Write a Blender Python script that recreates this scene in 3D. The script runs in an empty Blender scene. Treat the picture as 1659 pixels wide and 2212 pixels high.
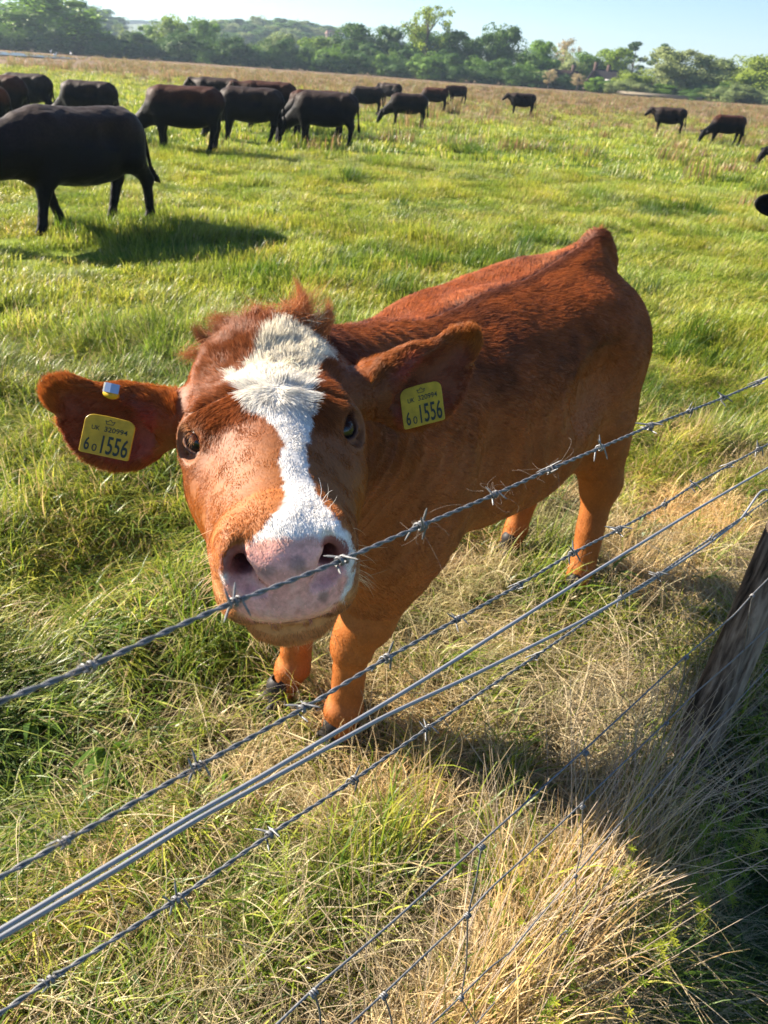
import bpy, bmesh, math, random, time, sys
import numpy as np
from mathutils import Vector, Matrix, noise

T0 = time.time()
# ------------------------------------------------------------------ camera, light, exposure
H_CAM = 1.65
PITCH, ROLL, FPX = math.radians(31.0), math.radians(4.2), 1598.0
FW = np.array([0, math.cos(PITCH), -math.sin(PITCH)])
_r0 = np.array([1.0, 0, 0]); _u0 = np.array([0, math.sin(PITCH), math.cos(PITCH)])
RT = math.cos(ROLL) * _r0 + math.sin(ROLL) * _u0
UP = math.cos(ROLL) * _u0 - math.sin(ROLL) * _r0
CAM = np.array([0, 0, H_CAM])

scene = bpy.context.scene
cam_data = bpy.data.cameras.new('camera')
cam = bpy.data.objects.new('camera', cam_data)
scene.collection.objects.link(cam)
scene.camera = cam
cam.matrix_world = Matrix(((RT[0], UP[0], -FW[0], 0), (RT[1], UP[1], -FW[1], 0), (RT[2], UP[2], -FW[2], H_CAM), (0, 0, 0, 1)))
cam_data.sensor_fit = 'VERTICAL'
cam_data.sensor_height = 36.0
cam_data.sensor_width = 27.0
cam_data.lens = 26.0
cam_data.clip_start = 0.02
cam_data.clip_end = 6000
cam_data.dof.use_dof = True
cam_data.dof.focus_distance = 0.80
cam_data.dof.aperture_fstop = 13.0

SUN_TO = np.array([-0.829, 0.33, 0.475]); SUN_TO /= np.linalg.norm(SUN_TO)
world = bpy.data.worlds.new('World'); scene.world = world; world.use_nodes = True
wn = world.node_tree.nodes; wl = world.node_tree.links; wn.clear()
w_out = wn.new('ShaderNodeOutputWorld'); w_bg = wn.new('ShaderNodeBackground'); w_sky = wn.new('ShaderNodeTexSky')
w_sky.sky_type = 'NISHITA'; w_sky.sun_disc = False
w_sky.sun_elevation = math.asin(SUN_TO[2])
w_sky.sun_rotation = math.atan2(SUN_TO[0], SUN_TO[1])
w_sky.air_density = 1.0; w_sky.dust_density = 0.0; w_sky.ozone_density = 1.6
w_bg.inputs['Strength'].default_value = 0.054
w_mx = wn.new('ShaderNodeMix'); w_mx.data_type = 'RGBA'; w_mx.blend_type = 'MULTIPLY'; w_mx.inputs[0].default_value = 1.0
w_mx.inputs[7].default_value = (0.58, 0.69, 0.87, 1)
wl.new(w_sky.outputs[0], w_mx.inputs[6]); wl.new(w_mx.outputs[2], w_bg.inputs[0]); wl.new(w_bg.outputs[0], w_out.inputs[0])
sun_d = bpy.data.lights.new('sun', 'SUN'); sun_d.energy = 5.0; sun_d.angle = math.radians(0.53)
sun_d.color = (1.0, 0.88, 0.72)
sun = bpy.data.objects.new('sun', sun_d); scene.collection.objects.link(sun)
sun.rotation_euler = Vector(SUN_TO.tolist()).to_track_quat('Z', 'Y').to_euler()
scene.view_settings.view_transform = 'Standard'
scene.view_settings.look = 'None'
scene.view_settings.exposure = 1.95
scene.view_settings.gamma = 1.0
scene.cycles.use_denoising = True
USE_HAZE = True
scene.cycles.max_bounces = 5
scene.cycles.diffuse_bounces = 3
scene.cycles.glossy_bounces = 2
scene.cycles.transmission_bounces = 3
scene.cycles.volume_bounces = 0
scene.cycles.transparent_max_bounces = 12

# ------------------------------------------------------------------ helpers
C = scene.collection
RNG = np.random.default_rng(7)
random.seed(5)

def W(px, py, depth):
    """world point seen at photo position (px,py) (1659 px wide) at a given depth"""
    x = (px - 829.5) / FPX; y = (1106 - py) / FPX
    return CAM + depth * (FW + x * RT + y * UP)
def ray(px, py):
    return FW + (px - 829.5) / FPX * RT + (1106 - py) / FPX * UP
def ground(px, py, z=0.0):
    d = ray(px, py); t = (H_CAM - z) / -d[2]
    return CAM + t * d
def project(p):
    q = np.asarray(p) - CAM; d = q @ FW
    return 829.5 + FPX * (q @ RT) / d, 1106 - FPX * (q @ UP) / d, d

def tag(o, label=None, cat=None, group=None, kind=None):
    if label: o['label'] = label
    if cat: o['category'] = cat
    if group: o['group'] = group
    if kind: o['kind'] = kind
    return o
def empty(name, loc=(0, 0, 0), rz=0.0, parent=None):
    o = bpy.data.objects.new(name, None); C.objects.link(o); o.location = loc; o.rotation_euler = (0, 0, rz)
    o.empty_display_size = 0.1
    if parent: o.parent = parent
    return o
def link(name, me, parent=None):
    o = bpy.data.objects.new(name, me); C.objects.link(o)
    if parent: o.parent = parent
    return o
def mesh_from(name, v, f, mat=None, smooth=True, parent=None):
    """v (n,3) array, f list of faces or (m,k) array"""
    me = bpy.data.meshes.new(name)
    v = np.asarray(v, dtype=np.float32)
    if isinstance(f, np.ndarray):
        m, k = f.shape
        me.vertices.add(len(v)); me.vertices.foreach_set('co', v.ravel())
        me.loops.add(m * k); me.loops.foreach_set('vertex_index', f.astype(np.int32).ravel())
        me.polygons.add(m); me.polygons.foreach_set('loop_start', np.arange(0, m * k, k, dtype=np.int32))
        me.polygons.foreach_set('loop_total', np.full(m, k, dtype=np.int32))
        me.update(calc_edges=True)
    else:
        me.from_pydata(v.tolist(), [], f)
    if smooth:
        me.polygons.foreach_set('use_smooth', np.ones(len(me.polygons), dtype=bool))
    if mat: me.materials.append(mat)
    if parent is False: return me
    return link(name, me, parent)
def vcol(me, name, arr):
    a = me.attributes.new(name, 'FLOAT_COLOR', 'POINT')
    b = np.ones((len(arr), 4), dtype=np.float32); b[:, :arr.shape[1]] = arr
    a.data.foreach_set('color', b.ravel())

def mat_new(name):
    m = bpy.data.materials.new(name); m.use_nodes = True
    nt = m.node_tree; nt.nodes.clear()
    out = nt.nodes.new('ShaderNodeOutputMaterial')
    return m, nt, out
def N(nt, t, **kw):
    n = nt.nodes.new(t)
    for k, v in kw.items():
        if k.startswith('i_'):
            n.inputs[k[2:].replace('_', ' ')].default_value = v
        else: setattr(n, k, v)
    return n
def ramp(nt, stops, interp='LINEAR'):
    n = nt.nodes.new('ShaderNodeValToRGB'); cr = n.color_ramp; cr.interpolation = interp
    while len(cr.elements) < len(stops): cr.elements.new(0.5)
    for e, (p, c) in zip(cr.elements, stops):
        e.position = p; e.color = (*c, 1) if len(c) == 3 else c
    return n
def mixc(nt, fac, a, b, mode='MIX'):
    n = nt.nodes.new('ShaderNodeMix'); n.data_type = 'RGBA'; n.blend_type = mode
    for sock, val in ((n.inputs[0], fac), (n.inputs[6], a), (n.inputs[7], b)):
        if isinstance(val, bpy.types.NodeSocket): nt.links.new(val, sock)
        elif isinstance(val, (int, float)): sock.default_value = val
        else: sock.default_value = (*val, 1)
    return n.outputs[2]
def noise_tex(nt, scale, detail=3, rough=0.5, vec=None, dist=0.0):
    n = nt.nodes.new('ShaderNodeTexNoise'); n.inputs['Scale'].default_value = scale
    n.inputs['Detail'].default_value = detail; n.inputs['Roughness'].default_value = rough
    n.inputs['Distortion'].default_value = dist
    if vec is not None: nt.links.new(vec, n.inputs['Vector'])
    return n

# ------------------------------------------------------------------ signed distance sculpting
def smooth01(t): t = np.clip(t, 0, 1); return t * t * (3 - 2 * t)
def graded(segs):
    """axis made of (end, step) pieces starting at segs[0]"""
    a = [segs[0]]
    for end, st in segs[1:]:
        n = max(1, int(round((end - a[-1]) / st)))
        a.extend(np.linspace(a[-1], end, n + 1)[1:].tolist())
    return np.array(a, dtype=np.float32)
class Field:
    def __init__(s, xs, ys, zs):
        s.ax = [xs, ys, zs]; s.F = np.full((len(xs), len(ys), len(zs)), 0.5, dtype=np.float32)
    def block(s, lo, hi):
        sl = []; 
        for a, l, h in zip(s.ax, lo, hi):
            i = max(0, np.searchsorted(a, l) - 1); j = min(len(a), np.searchsorted(a, h) + 1)
            sl.append(slice(i, max(j, i + 1)))
        X, Y, Z = s.ax[0][sl[0]][:, None, None], s.ax[1][sl[1]][None, :, None], s.ax[2][sl[2]][None, None, :]
        return tuple(sl), X, Y, Z
    def put(s, sl, d, k, op):
        a = s.F[sl]
        if op == 'cut':
            b = -d; h = np.clip(0.5 - 0.5 * (b - a) / k, 0, 1); r = a * h + b * (1 - h)
            h = np.clip(0.5 + 0.5 * (a - b) / k, 0, 1); r = b * (1 - h) + a * h + k * h * (1 - h)
        else:
            h = np.clip(0.5 + 0.5 * (a - d) / k, 0, 1); r = a * (1 - h) + d * h - k * h * (1 - h)
        s.F[sl] = r
    def cone(s, a, b, ra, rb, k=0.03, op='add', M=None):
        """tapered capsule between points a,b"""
        if M is not None: a = M(a); b = M(b)
        a = np.asarray(a, float); b = np.asarray(b, float); R = max(ra, rb) + k + 0.03
        sl, X, Y, Z = s.block(np.minimum(a, b) - R, np.maximum(a, b) + R)
        ba = b - a; L = float(ba @ ba) + 1e-9
        t = np.clip(((X - a[0]) * ba[0] + (Y - a[1]) * ba[1] + (Z - a[2]) * ba[2]) / L, 0, 1)
        d = np.sqrt((X - a[0] - t * ba[0]) ** 2 + (Y - a[1] - t * ba[1]) ** 2 + (Z - a[2] - t * ba[2]) ** 2) - (ra + (rb - ra) * t)
        s.put(sl, d, k, op)
    def ell(s, c, r, k=0.03, op='add', A=np.eye(3), M=None, B=None):
        """ellipsoid: centre c, radii r, axes = rows of A (given in the frame B if M is used)"""
        if M is not None: c = M(c); A = np.asarray(A) @ B
        c = np.asarray(c, float); r = np.asarray(r, float); A = np.asarray(A, float)
        ext = np.sqrt(((A * r[:, None]) ** 2).sum(0)) + k + 0.03
        sl, X, Y, Z = s.block(c - ext, c + ext)
        X = X - c[0]; Y = Y - c[1]; Z = Z - c[2]
        q = [(A[i, 0] * X + A[i, 1] * Y + A[i, 2] * Z) / r[i] for i in range(3)]
        k0 = np.sqrt(q[0] ** 2 + q[1] ** 2 + q[2] ** 2)
        k1 = np.sqrt((q[0] / r[0]) ** 2 + (q[1] / r[1]) ** 2 + (q[2] / r[2]) ** 2) + 1e-6
        s.put(sl, k0 * (k0 - 1) / k1, k, op)
    def mesh(s):
        """surface nets on the graded grid"""
        F = s.F; ins = F < 0
        nx, ny, nz = F.shape
        acc = None
        c = ins[:-1, :-1, :-1].astype(np.int8)
        tot = np.zeros((nx - 1, ny - 1, nz - 1), np.int8)
        for i in (0, 1):
            for j in (0, 1):
                for k in (0, 1): tot += ins[i:nx - 1 + i, j:ny - 1 + j, k:nz - 1 + k]
        act = np.argwhere((tot > 0) & (tot < 8)); n = len(act)
        idx = np.full((nx - 1, ny - 1, nz - 1), -1, np.int32); idx[tuple(act.T)] = np.arange(n)
        P = np.zeros((n, 3)); cnt = np.zeros(n)
        def corner(o): return F[act[:, 0] + o[0], act[:, 1] + o[1], act[:, 2] + o[2]].astype(np.float64)
        cs = [(i, j, k) for i in (0, 1) for j in (0, 1) for k in (0, 1)]
        V = {o: corner(o) for o in cs}
        for o in cs:
            for ax in range(3):
                if o[ax] == 0:
                    p = list(o); p[ax] = 1; p = tuple(p)
                    a, b = V[o], V[p]; m = (a < 0) != (b < 0)
                    t = np.where(m, a / np.where(m, a - b, 1), 0)
                    q = np.tile(np.array(o, float), (n, 1)); q[:, ax] = t
                    P[m] += q[m]; cnt[m] += 1
        P /= cnt[:, None]
        out = np.zeros((n, 3))
        for ax in range(3):
            A = s.ax[ax].astype(float); i0 = act[:, ax]; out[:, ax] = A[i0] + (A[i0 + 1] - A[i0]) * P[:, ax]
        quads = []
        for ax in range(3):
            o1, o2 = [(1, 2), (2, 0), (0, 1)][ax]
            sa = [slice(None)] * 3; sb = [slice(None)] * 3
            sa[ax] = slice(0, -1); sb[ax] = slice(1, None)
            A, B = ins[tuple(sa)], ins[tuple(sb)]
            e = np.argwhere(A != B)
            e = e[(e[:, o1] > 0) & (e[:, o2] > 0) & (e[:, o1] < F.shape[o1] - 1) & (e[:, o2] < F.shape[o2] - 1)]
            if not len(e): continue
            fl = A[tuple(e.T)]
            def g(d1, d2):
                q = e.copy(); q[:, o1] += d1; q[:, o2] += d2; return idx[tuple(q.T)]
            Q = np.stack([g(-1, -1), g(0, -1), g(0, 0), g(-1, 0)], 1)
            Q[~fl] = Q[~fl][:, ::-1]
            quads.append(Q)
        return out, np.concatenate(quads)
# ------------------------------------------------------------------ the brown heifer
# head frame: x = to the right in the picture, y = along the nose, z = up out of the forehead
HO = W(588, 936, 0.985)
def c2w(v): return v[0] * RT + v[1] * UP + v[2] * FW
hy = np.array([0.173, -0.583, -0.793]); hy /= np.linalg.norm(hy)
hx = np.array([0.984, 0.125, 0.17]); hx -= hy * (hx @ hy); hx /= np.linalg.norm(hx)
hz = -np.cross([hx[0], hx[1], -hx[2]], [hy[0], hy[1], -hy[2]]); hz = np.array([hz[0], hz[1], -hz[2]])
HX, HY, HZ = c2w(hx), c2w(hy), c2w(hz)
HB = np.stack([HX, HY, HZ])
def HM(p): p = np.asarray(p, float); return HO + p[0] * HX + p[1] * HY + p[2] * HZ
def to_head(P): return (P - HO) @ HB.T
# body frame: a = from withers back to tail, s = to the right in the picture, z up
P0 = np.array([0.0, 1.66, 0.0]); BB = np.array([0.62, 0.785, 0]); BB /= np.linalg.norm(BB); BN = np.array([BB[1], -BB[0], 0])
BF = np.stack([BB, BN, np.array([0, 0, 1.0])])
def BM(p): return P0 + p[0] * BB + p[1] * BN + np.array([0, 0, p[2]])
def rotx(a):
    c, s_ = math.cos(a), math.sin(a); return np.array([[1, 0, 0], [0, c, s_], [0, -s_, c]])
def rot3(ax, a):
    return np.array(Matrix.Rotation(a, 3, ax)).T

EYES = [np.array([-0.0885, 0.004, 0.000]), np.array([0.0885, 0.004, 0.000])]
EYE_R = 0.0222
def eye_dir(sd):
    g = np.array([0.66 * sd, 0.62, 0.42]); return g / np.linalg.norm(g)
def ear_frame(side):
    # base, axis, and the direction the cup opens, in camera space -> world
    if side < 0:
        base = W(392, 905, 1.075); tip = W(92, 868, 1.02)
        face = c2w(np.array([-0.10, -0.35, -1.0]))
    else:
        base = W(775, 850, 1.10); tip = W(1038, 752, 1.15)
        face = c2w(np.array([0.25, -0.45, -1.0]))
    ax = tip - base; L = np.linalg.norm(ax); ax /= L
    face -= ax * (face @ ax); face /= np.linalg.norm(face)
    w = np.cross(ax, face); 
    if w[2] < 0: w = -w
    return base, ax, w, face, L

def build_heifer():
    fine = 0.0035
    xs = graded([-0.62, (-0.56, 0.01), (0.27, fine), (1.10, 0.011)])
    ys = graded([0.42, (0.5, 0.01), (1.26, fine), (2.75, 0.011)])
    zs = graded([-0.02, (0.92, 0.011), (1.50, fine), (1.56, 0.01)])
    F = Field(xs, ys, zs)
    E = lambda c, r, k=0.05, A=np.eye(3), op='add': F.ell(c, r, k, op, A, BM, BF)
    K = lambda a, b, ra, rb, k=0.05: F.cone(a, b, ra, rb, k, 'add', BM)
    # trunk
    E((0.30, 0, 0.81), (0.55, 0.235, 0.305), 0.08)
    E((0.50, 0.01, 0.78), (0.40, 0.262, 0.29), 0.08)
    E((0.42, -0.01, 0.95), (0.46, 0.215, 0.19), 0.08)
    E((0.46, -0.15, 0.965), (0.50, 0.15, 0.175), 0.05); E((0.46, 0.12, 0.955), (0.48, 0.14, 0.165), 0.06)
    E((0.80, -0.10, 1.00), (0.22, 0.15, 0.165), 0.06)
    E((0.78, 0.02, 0.93), (0.30, 0.215, 0.245), 0.1)
    K((-0.08, 0, 1.04), (0.35, 0, 1.02), 0.085, 0.095, 0.09)
    K((0.35, 0, 1.04), (0.86, 0.02, 1.10), 0.085, 0.095, 0.09)
    K((0.80, 0.02, 1.13), (0.955, 0.00, 1.225), 0.055, 0.032, 0.07)      # tail head
    E((0.985, 0.0, 1.165), (0.062, 0.056, 0.080), 0.03)
    K((0.955, 0.00, 1.228), (1.05, 0.03, 1.10), 0.034, 0.03, 0.03)
    K((1.05, 0.03, 1.10), (1.09, 0.03, 0.75), 0.028, 0.02, 0.02)        # tail hanging behind
    K((1.09, 0.03, 0.75), (1.08, 0.02, 0.45), 0.02, 0.022, 0.02)
    for sd in (-1, 1):
        E((-0.05, 0.14 * sd, 0.82), (0.18, 0.105, 0.29), 0.09)           # shoulder
        E((0.68, 0.145 * sd + 0.01, 1.045), (0.14, 0.07, 0.08), 0.12)     # hip bone
        E((0.90, 0.12 * sd + 0.02, 0.82), (0.17, 0.115, 0.27), 0.1)      # thigh
    E((-0.20, -0.02, 0.74), (0.15, 0.15, 0.24), 0.1)                    # brisket
    # front legs: (a, s)
    K((-0.11, 0.13, 0.66), (-0.16, 0.10, 0.44), 0.105, 0.066, 0.07)
    K((-0.16, 0.10, 0.44), (-0.18, 0.075, 0.37), 0.062, 0.054, 0.03)
    K((-0.18, 0.07, 0.35), (-0.185, 0.06, 0.13), 0.047, 0.043, 0.03)
    K((-0.19, 0.06, 0.12), (-0.21, 0.06, 0.07), 0.050, 0.047, 0.02)
    K((-0.12, -0.12, 0.62), (-0.16, -0.15, 0.40), 0.09, 0.062, 0.06)
    K((-0.16, -0.15, 0.38), (-0.17, -0.155, 0.13), 0.052, 0.045, 0.03)
    K((-0.18, -0.155, 0.12), (-0.215, -0.16, 0.07), 0.044, 0.042, 0.02)
    # hind legs
    for sd, fx, st in ((1, 0.215, 0.0), (-1, -0.105, 0.06)):
        s0 = 0.12 * sd + 0.03
        K((0.88 + st, s0, 0.70), (0.96 + st, (s0 + fx) / 2 + 0.01, 0.47), 0.125, 0.070, 0.07)
        K((0.96 + st, (s0 + fx) / 2 + 0.01, 0.47), (0.965 + st, (s0 + fx) / 2 + 0.01, 0.43), 0.066, 0.06, 0.04)
        K((0.96 + st, (s0 + fx) / 2 + 0.01, 0.42), (0.925 + st, fx, 0.13), 0.052, 0.043, 0.03)
        K((0.92 + st, fx, 0.12), (0.895 + st, fx, 0.07), 0.045, 0.043, 0.02)
    K((-0.178, 0.075, 0.40), (-0.185, 0.072, 0.35), 0.054, 0.053, 0.02); K((-0.168, -0.152, 0.40), (-0.172, -0.152, 0.35), 0.053, 0.052, 0.02)
    E((-0.20, 0.062, 0.13), (0.05, 0.045, 0.035), 0.02); E((-0.185, -0.155, 0.13), (0.05, 0.045, 0.035), 0.02)
    K((-0.20, 0.10, 0.80), (-0.16, 0.13, 0.62), 0.075, 0.05, 0.05)                 # point of the shoulder
    for sd in (-1, 1):
        F.ell((0.60, 0.275 * sd, 0.93), (0.13, 0.05, 0.09), 0.10, 'cut', np.eye(3), BM, BF)   # hollow of the flank
        F.ell((0.10, 0.262 * sd, 0.86), (0.035, 0.03, 0.20), 0.07, 'cut', np.eye(3), BM, BF)   # behind the shoulder
    # udder / navel fold
    E((0.72, 0.02, 0.56), (0.16, 0.13, 0.07), 0.09)
    # neck
    nb = HM((0, -0.16, -0.085)); nt_ = HM((0, -0.10, -0.11))
    F.cone(BM((-0.10, 0, 0.90)), nb, 0.185, 0.125, 0.08)
    F.cone(BM((-0.02, 0, 1.04)), HM((0.0, -0.20, -0.02)), 0.10, 0.072, 0.08)
    F.cone(BM((-0.20, 0, 0.72)), HM((0.0, -0.13, -0.14)), 0.12, 0.075, 0.09)
    # ------------- head
    h = lambda c, r, k=0.03, A=np.eye(3), op='add': F.ell(c, r, k, op, A, HM, HB)
    hc = lambda a, b, ra, rb, k=0.03, op='add': F.cone(a, b, ra, rb, k, op, HM)
    h((0, -0.07, -0.035), (0.098, 0.125, 0.088), 0.04)                  # skull
    h((0, -0.165, 0.008), (0.066, 0.055, 0.052), 0.06)                # poll
    h((0, -0.02, 0.005), (0.088, 0.08, 0.05), 0.04)
    for sd in (-1, 1):
        h((0.078 * sd, -0.02, 0.012), (0.032, 0.045, 0.03), 0.035)     # brow
        h((0.072 * sd, -0.01, -0.085), (0.037, 0.10, 0.075), 0.05)      # cheek
        hc((0.060 * sd, 0.04, -0.05), (0.046 * sd, 0.19, -0.035), 0.052, 0.034, 0.05)
        hc((0.055 * sd, 0.0, -0.135), (0.03 * sd, 0.20, -0.09), 0.035, 0.03, 0.05)
        h((0.070 * sd, -0.12, 0.00), (0.036, 0.045, 0.045), 0.05)        # where the ear sits
    hc((0, 0.0, -0.008), (0, 0.20, -0.016), 0.064, 0.046, 0.05)          # nose bridge
    hc((0, 0.10, -0.04), (0, 0.22, -0.045), 0.06, 0.052, 0.05)
    # muzzle
    h((0, 0.215, -0.036), (0.064, 0.060, 0.056), 0.04)
    h((0, 0.240, -0.050), (0.062, 0.042, 0.036), 0.03)
    h((0, 0.222, 0.002), (0.052, 0.040, 0.026), 0.03)
    h((0, 0.240, 0.006), (0.040, 0.026, 0.020), 0.02)
    for sd in (-1, 1):
        h((0.052 * sd, 0.238, 0.000), (0.020, 0.034, 0.026), 0.02)    # nostril wing
        h((0.052 * sd, 0.232, -0.028), (0.022, 0.036, 0.030), 0.018)
        h((0.052 * sd, 0.222, -0.070), (0.025, 0.042, 0.030), 0.022)     # lip corner
    h((0, 0.256, -0.004), (0.036, 0.030, 0.026), 0.016)                 # nose pad
    h((0, 0.262, -0.030), (0.034, 0.026, 0.036), 0.014)
    h((0, 0.258, -0.052), (0.054, 0.032, 0.020), 0.016)                 # upper lip
    # lower lip and chin
    h((0, 0.240, -0.092), (0.052, 0.038, 0.024), 0.008)
    h((0, 0.244, -0.104), (0.050, 0.036, 0.024), 0.012)
    h((0, 0.205, -0.112), (0.044, 0.050, 0.028), 0.02)
    # mouth line
    for sd in (-1, 1):
        F.cone((0, 0.292, -0.072), (0.064 * sd, 0.240, -0.078), 0.0025, 0.003, 0.006, 'cut', HM)
        # nostrils: comma from the outer top down to the inner corner
        P_ = [(0.046, 0.268, 0.020), (0.052, 0.274, 0.006), (0.050, 0.280, -0.008), (0.041, 0.284, -0.018), (0.027, 0.292, -0.022)]
        R_ = [0.005, 0.0092, 0.0132, 0.0108, 0.0055]
        for (p_, q_, ra_, rb_) in zip(P_[:-1], P_[1:], R_[:-1], R_[1:]):
            p_ = (p_[0] * sd, p_[1], p_[2]); q_ = (q_[0] * sd, q_[1], q_[2])
            F.cone(p_, q_, ra_, rb_, 0.006, 'cut', HM)
            F.cone((p_[0], p_[1] - 0.010, p_[2]), (q_[0], q_[1] - 0.010, q_[2]), ra_, rb_, 0.006, 'cut', HM)
        F.cone((0.047 * sd, 0.270, -0.006), (0.034 * sd, 0.20, -0.014), 0.013, 0.010, 0.006, 'cut', HM)
        # eye socket and lids
        e = EYES[0 if sd < 0 else 1]; g = eye_dir(sd)
        t1 = np.array([-0.35 * sd, 0.93, -0.45]); t1 -= g * (t1 @ g); t1 /= np.linalg.norm(t1)
        t2 = np.cross(t1, g); t2 *= np.sign(t2[2])
        h(tuple(e + g * 0.000), (0.034, 0.036, 0.034), 0.02)
        F.cone(e + g * 0.011, e + g * 0.05, 0.0185, 0.036, 0.004, 'cut', HM)
        ring = []
        for i in range(17):
            f = 2 * math.pi * i / 16
            p = g * 0.016 + t1 * math.cos(f) * 0.0215 + t2 * (math.sin(f) * (0.0128 if math.sin(f) > 0 else 0.0130))
            p = e + p / np.linalg.norm(p) * (EYE_R + 0.0022)
            ring.append((p, 0.0036 if math.sin(f) > -0.1 else 0.0030))
        for (p, a_), (q, b_) in zip(ring[:-1], ring[1:]):
            F.cone(p, q, a_, b_, 0.004, 'add', HM)
        up_ = [e + (g * 0.55 + t2 * 0.75 + t1 * c_) / np.linalg.norm(g * 0.55 + t2 * 0.75 + t1 * c_) * (EYE_R + 0.006) for c_ in (-0.7, 0, 0.7)]
        for p, q in zip(up_[:-1], up_[1:]): F.cone(p, q, 0.0065, 0.0065, 0.010, 'add', HM)
    # ------------- ears
    for sd in (-1, 1):
        base, ax, w, face, L = ear_frame(sd)
        A = np.stack([ax, w, face])
        half = 0.060 if sd < 0 else 0.061
        c1 = base + ax * L * 0.46 - w * 0.026; c2_ = base + ax * L * 0.72 + w * 0.003
        A2 = np.stack([ax * 0.94 + w * 0.34 , w * 0.94 - ax * 0.34, face])
        F.ell(c1, (L * 0.40, half, 0.021), 0.018, 'add', A)
        F.ell(c2_, (L * 0.30, half * 0.56, 0.019), 0.022, 'add', A2)
        F.cone(base - ax * 0.015, base + ax * L * 0.40, 0.038, 0.034, 0.03, 'add')
        F.ell(c1 + face * 0.019 + ax * 0.012, (L * 0.355, half * 0.80, 0.024), 0.010, 'cut', A)
        F.ell(c2_ + face * 0.020, (L * 0.25, half * 0.42, 0.0215), 0.012, 'cut', A2)
    v, q = F.mesh()
    return v, q
def ripple(v, n):
    """ribs, neck folds and loose skin"""
    b = (v - P0) @ BF.T; a, s, z = b.T
    rib = smooth01((a - 0.12) / 0.1) * smooth01((0.62 - a) / 0.1) * smooth01((z - 0.58) / 0.1) * smooth01((1.02 - z) / 0.1)
    d = 0.0022 * rib * np.sin((a + 0.25 * (z - 0.8)) * 2 * math.pi / 0.075)
    L = to_head(v); nk = smooth01((0.12 - a) / 0.1) * smooth01((-0.10 - L[:, 1]) / 0.06)
    w = np.linalg.norm(v - HO, axis=1)
    nk = nk * (np.abs(L[:, 0] + 0.02) < 0.14 + 0.6 * smooth01((-0.22 - L[:, 1]) / 0.05)) * (L[:, 1] < -0.2)
    d += 0.0022 * nk * np.sin(w * 2 * math.pi / 0.075 + 2.5 * pnoise(v, 0.12, 97)) * smooth01((z - 0.5) / 0.2)
    d += 0.004 * pnoise(v, 0.11, 95) * (a > -0.1) + 0.0015 * pnoise(v, 0.03, 96) * (L[:, 1] < -0.1)
    return v + n * d[:, None]
# ------------------------------------------------------------------ coat: colours, hair
def vnormals(v, q):
    n = np.zeros_like(v)
    a = np.cross(v[q[:, 2]] - v[q[:, 0]], v[q[:, 3]] - v[q[:, 1]])
    for i in range(4): np.add.at(n, q[:, i], a)
    return n / (np.linalg.norm(n, axis=1, keepdims=True) + 1e-12)
def pnoise(P, s, seed=0):
    """cheap smooth noise from a hashed lattice, about -1..1"""
    Q = P / s + 1000.0 + seed * 17.3; I = np.floor(Q).astype(np.int64); Fr = Q - I; Fr = Fr * Fr * (3 - 2 * Fr)
    r = 0
    for i in (0, 1):
        for j in (0, 1):
            for k in (0, 1):
                h = (I[:, 0] + i) * 73856093 ^ (I[:, 1] + j) * 19349663 ^ (I[:, 2] + k) * 83492791
                h = (h ^ (h >> 13)) * 1274126177 & 0x7fffffff
                w = (Fr[:, 0] if i else 1 - Fr[:, 0]) * (Fr[:, 1] if j else 1 - Fr[:, 1]) * (Fr[:, 2] if k else 1 - Fr[:, 2])
                r = r + w * ((h % 65536) / 32768.0 - 1)
    return r
def pnoise3(P, s, seed=0): return np.stack([pnoise(P, s, seed + i * 5) for i in range(3)], 1)
def poly_sd(P, poly):
    """signed distance of 2-D points to a polygon (negative inside)"""
    poly = np.asarray(poly); d = np.full(len(P), 1e9); ins = np.zeros(len(P), bool)
    for a, b in zip(poly, np.roll(poly, -1, 0)):
        e = b - a; w = P - a; t = np.clip((w @ e) / (e @ e), 0, 1)
        d = np.minimum(d, np.hypot(*(w - t[:, None] * e).T))
        c = ((a[1] > P[:, 1]) != (b[1] > P[:, 1])) & (P[:, 0] < (b[0] - a[0]) * (P[:, 1] - a[1]) / (b[1] - a[1] + 1e-12) + a[0])
        ins ^= c
    return np.where(ins, -d, d)
BLAZE = [(0.0051, -0.1684), (-0.0059, -0.1531), (-0.018, -0.1179), (-0.0314, -0.0921), (-0.0662, -0.0974), (-0.0516, -0.0673), (-0.0332, -0.0348), (-0.0326, -0.0201), (-0.0074, -0.0046), (0.0085, 0.0147), (0.0132, 0.0362), (0.0056, 0.0545), (0.0053, 0.078), (0.0078, 0.1011), (0.0047, 0.1103), (-0.008, 0.1213), (-0.0201, 0.135), (-0.0327, 0.1447), (-0.041, 0.1503), (-0.0495, 0.1557), (-0.0567, 0.1559), (-0.065, 0.1668), (-0.0703, 0.1822), (-0.0668, 0.1898), (-0.0574, 0.1923), (-0.038, 0.1977), (-0.0073, 0.2006), (0.0236, 0.2044), (0.0423, 0.2173), (0.0585, 0.2181), (0.071, 0.2013), (0.0763, 0.1786), (0.0738, 0.16), (0.061, 0.1389), (0.0492, 0.1224), (0.042, 0.1), (0.0374, 0.0803), (0.0367, 0.0572), (0.0419, 0.0319), (0.0489, 0.0093), (0.0559, -0.0155), (0.0615, -0.0373), (0.0728, -0.0741), (0.0846, -0.0958), (0.1098, -0.1052), (0.1135, -0.1406), (0.0971, -0.1767), (0.0792, -0.1906), (0.0438, -0.1804)]
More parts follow.
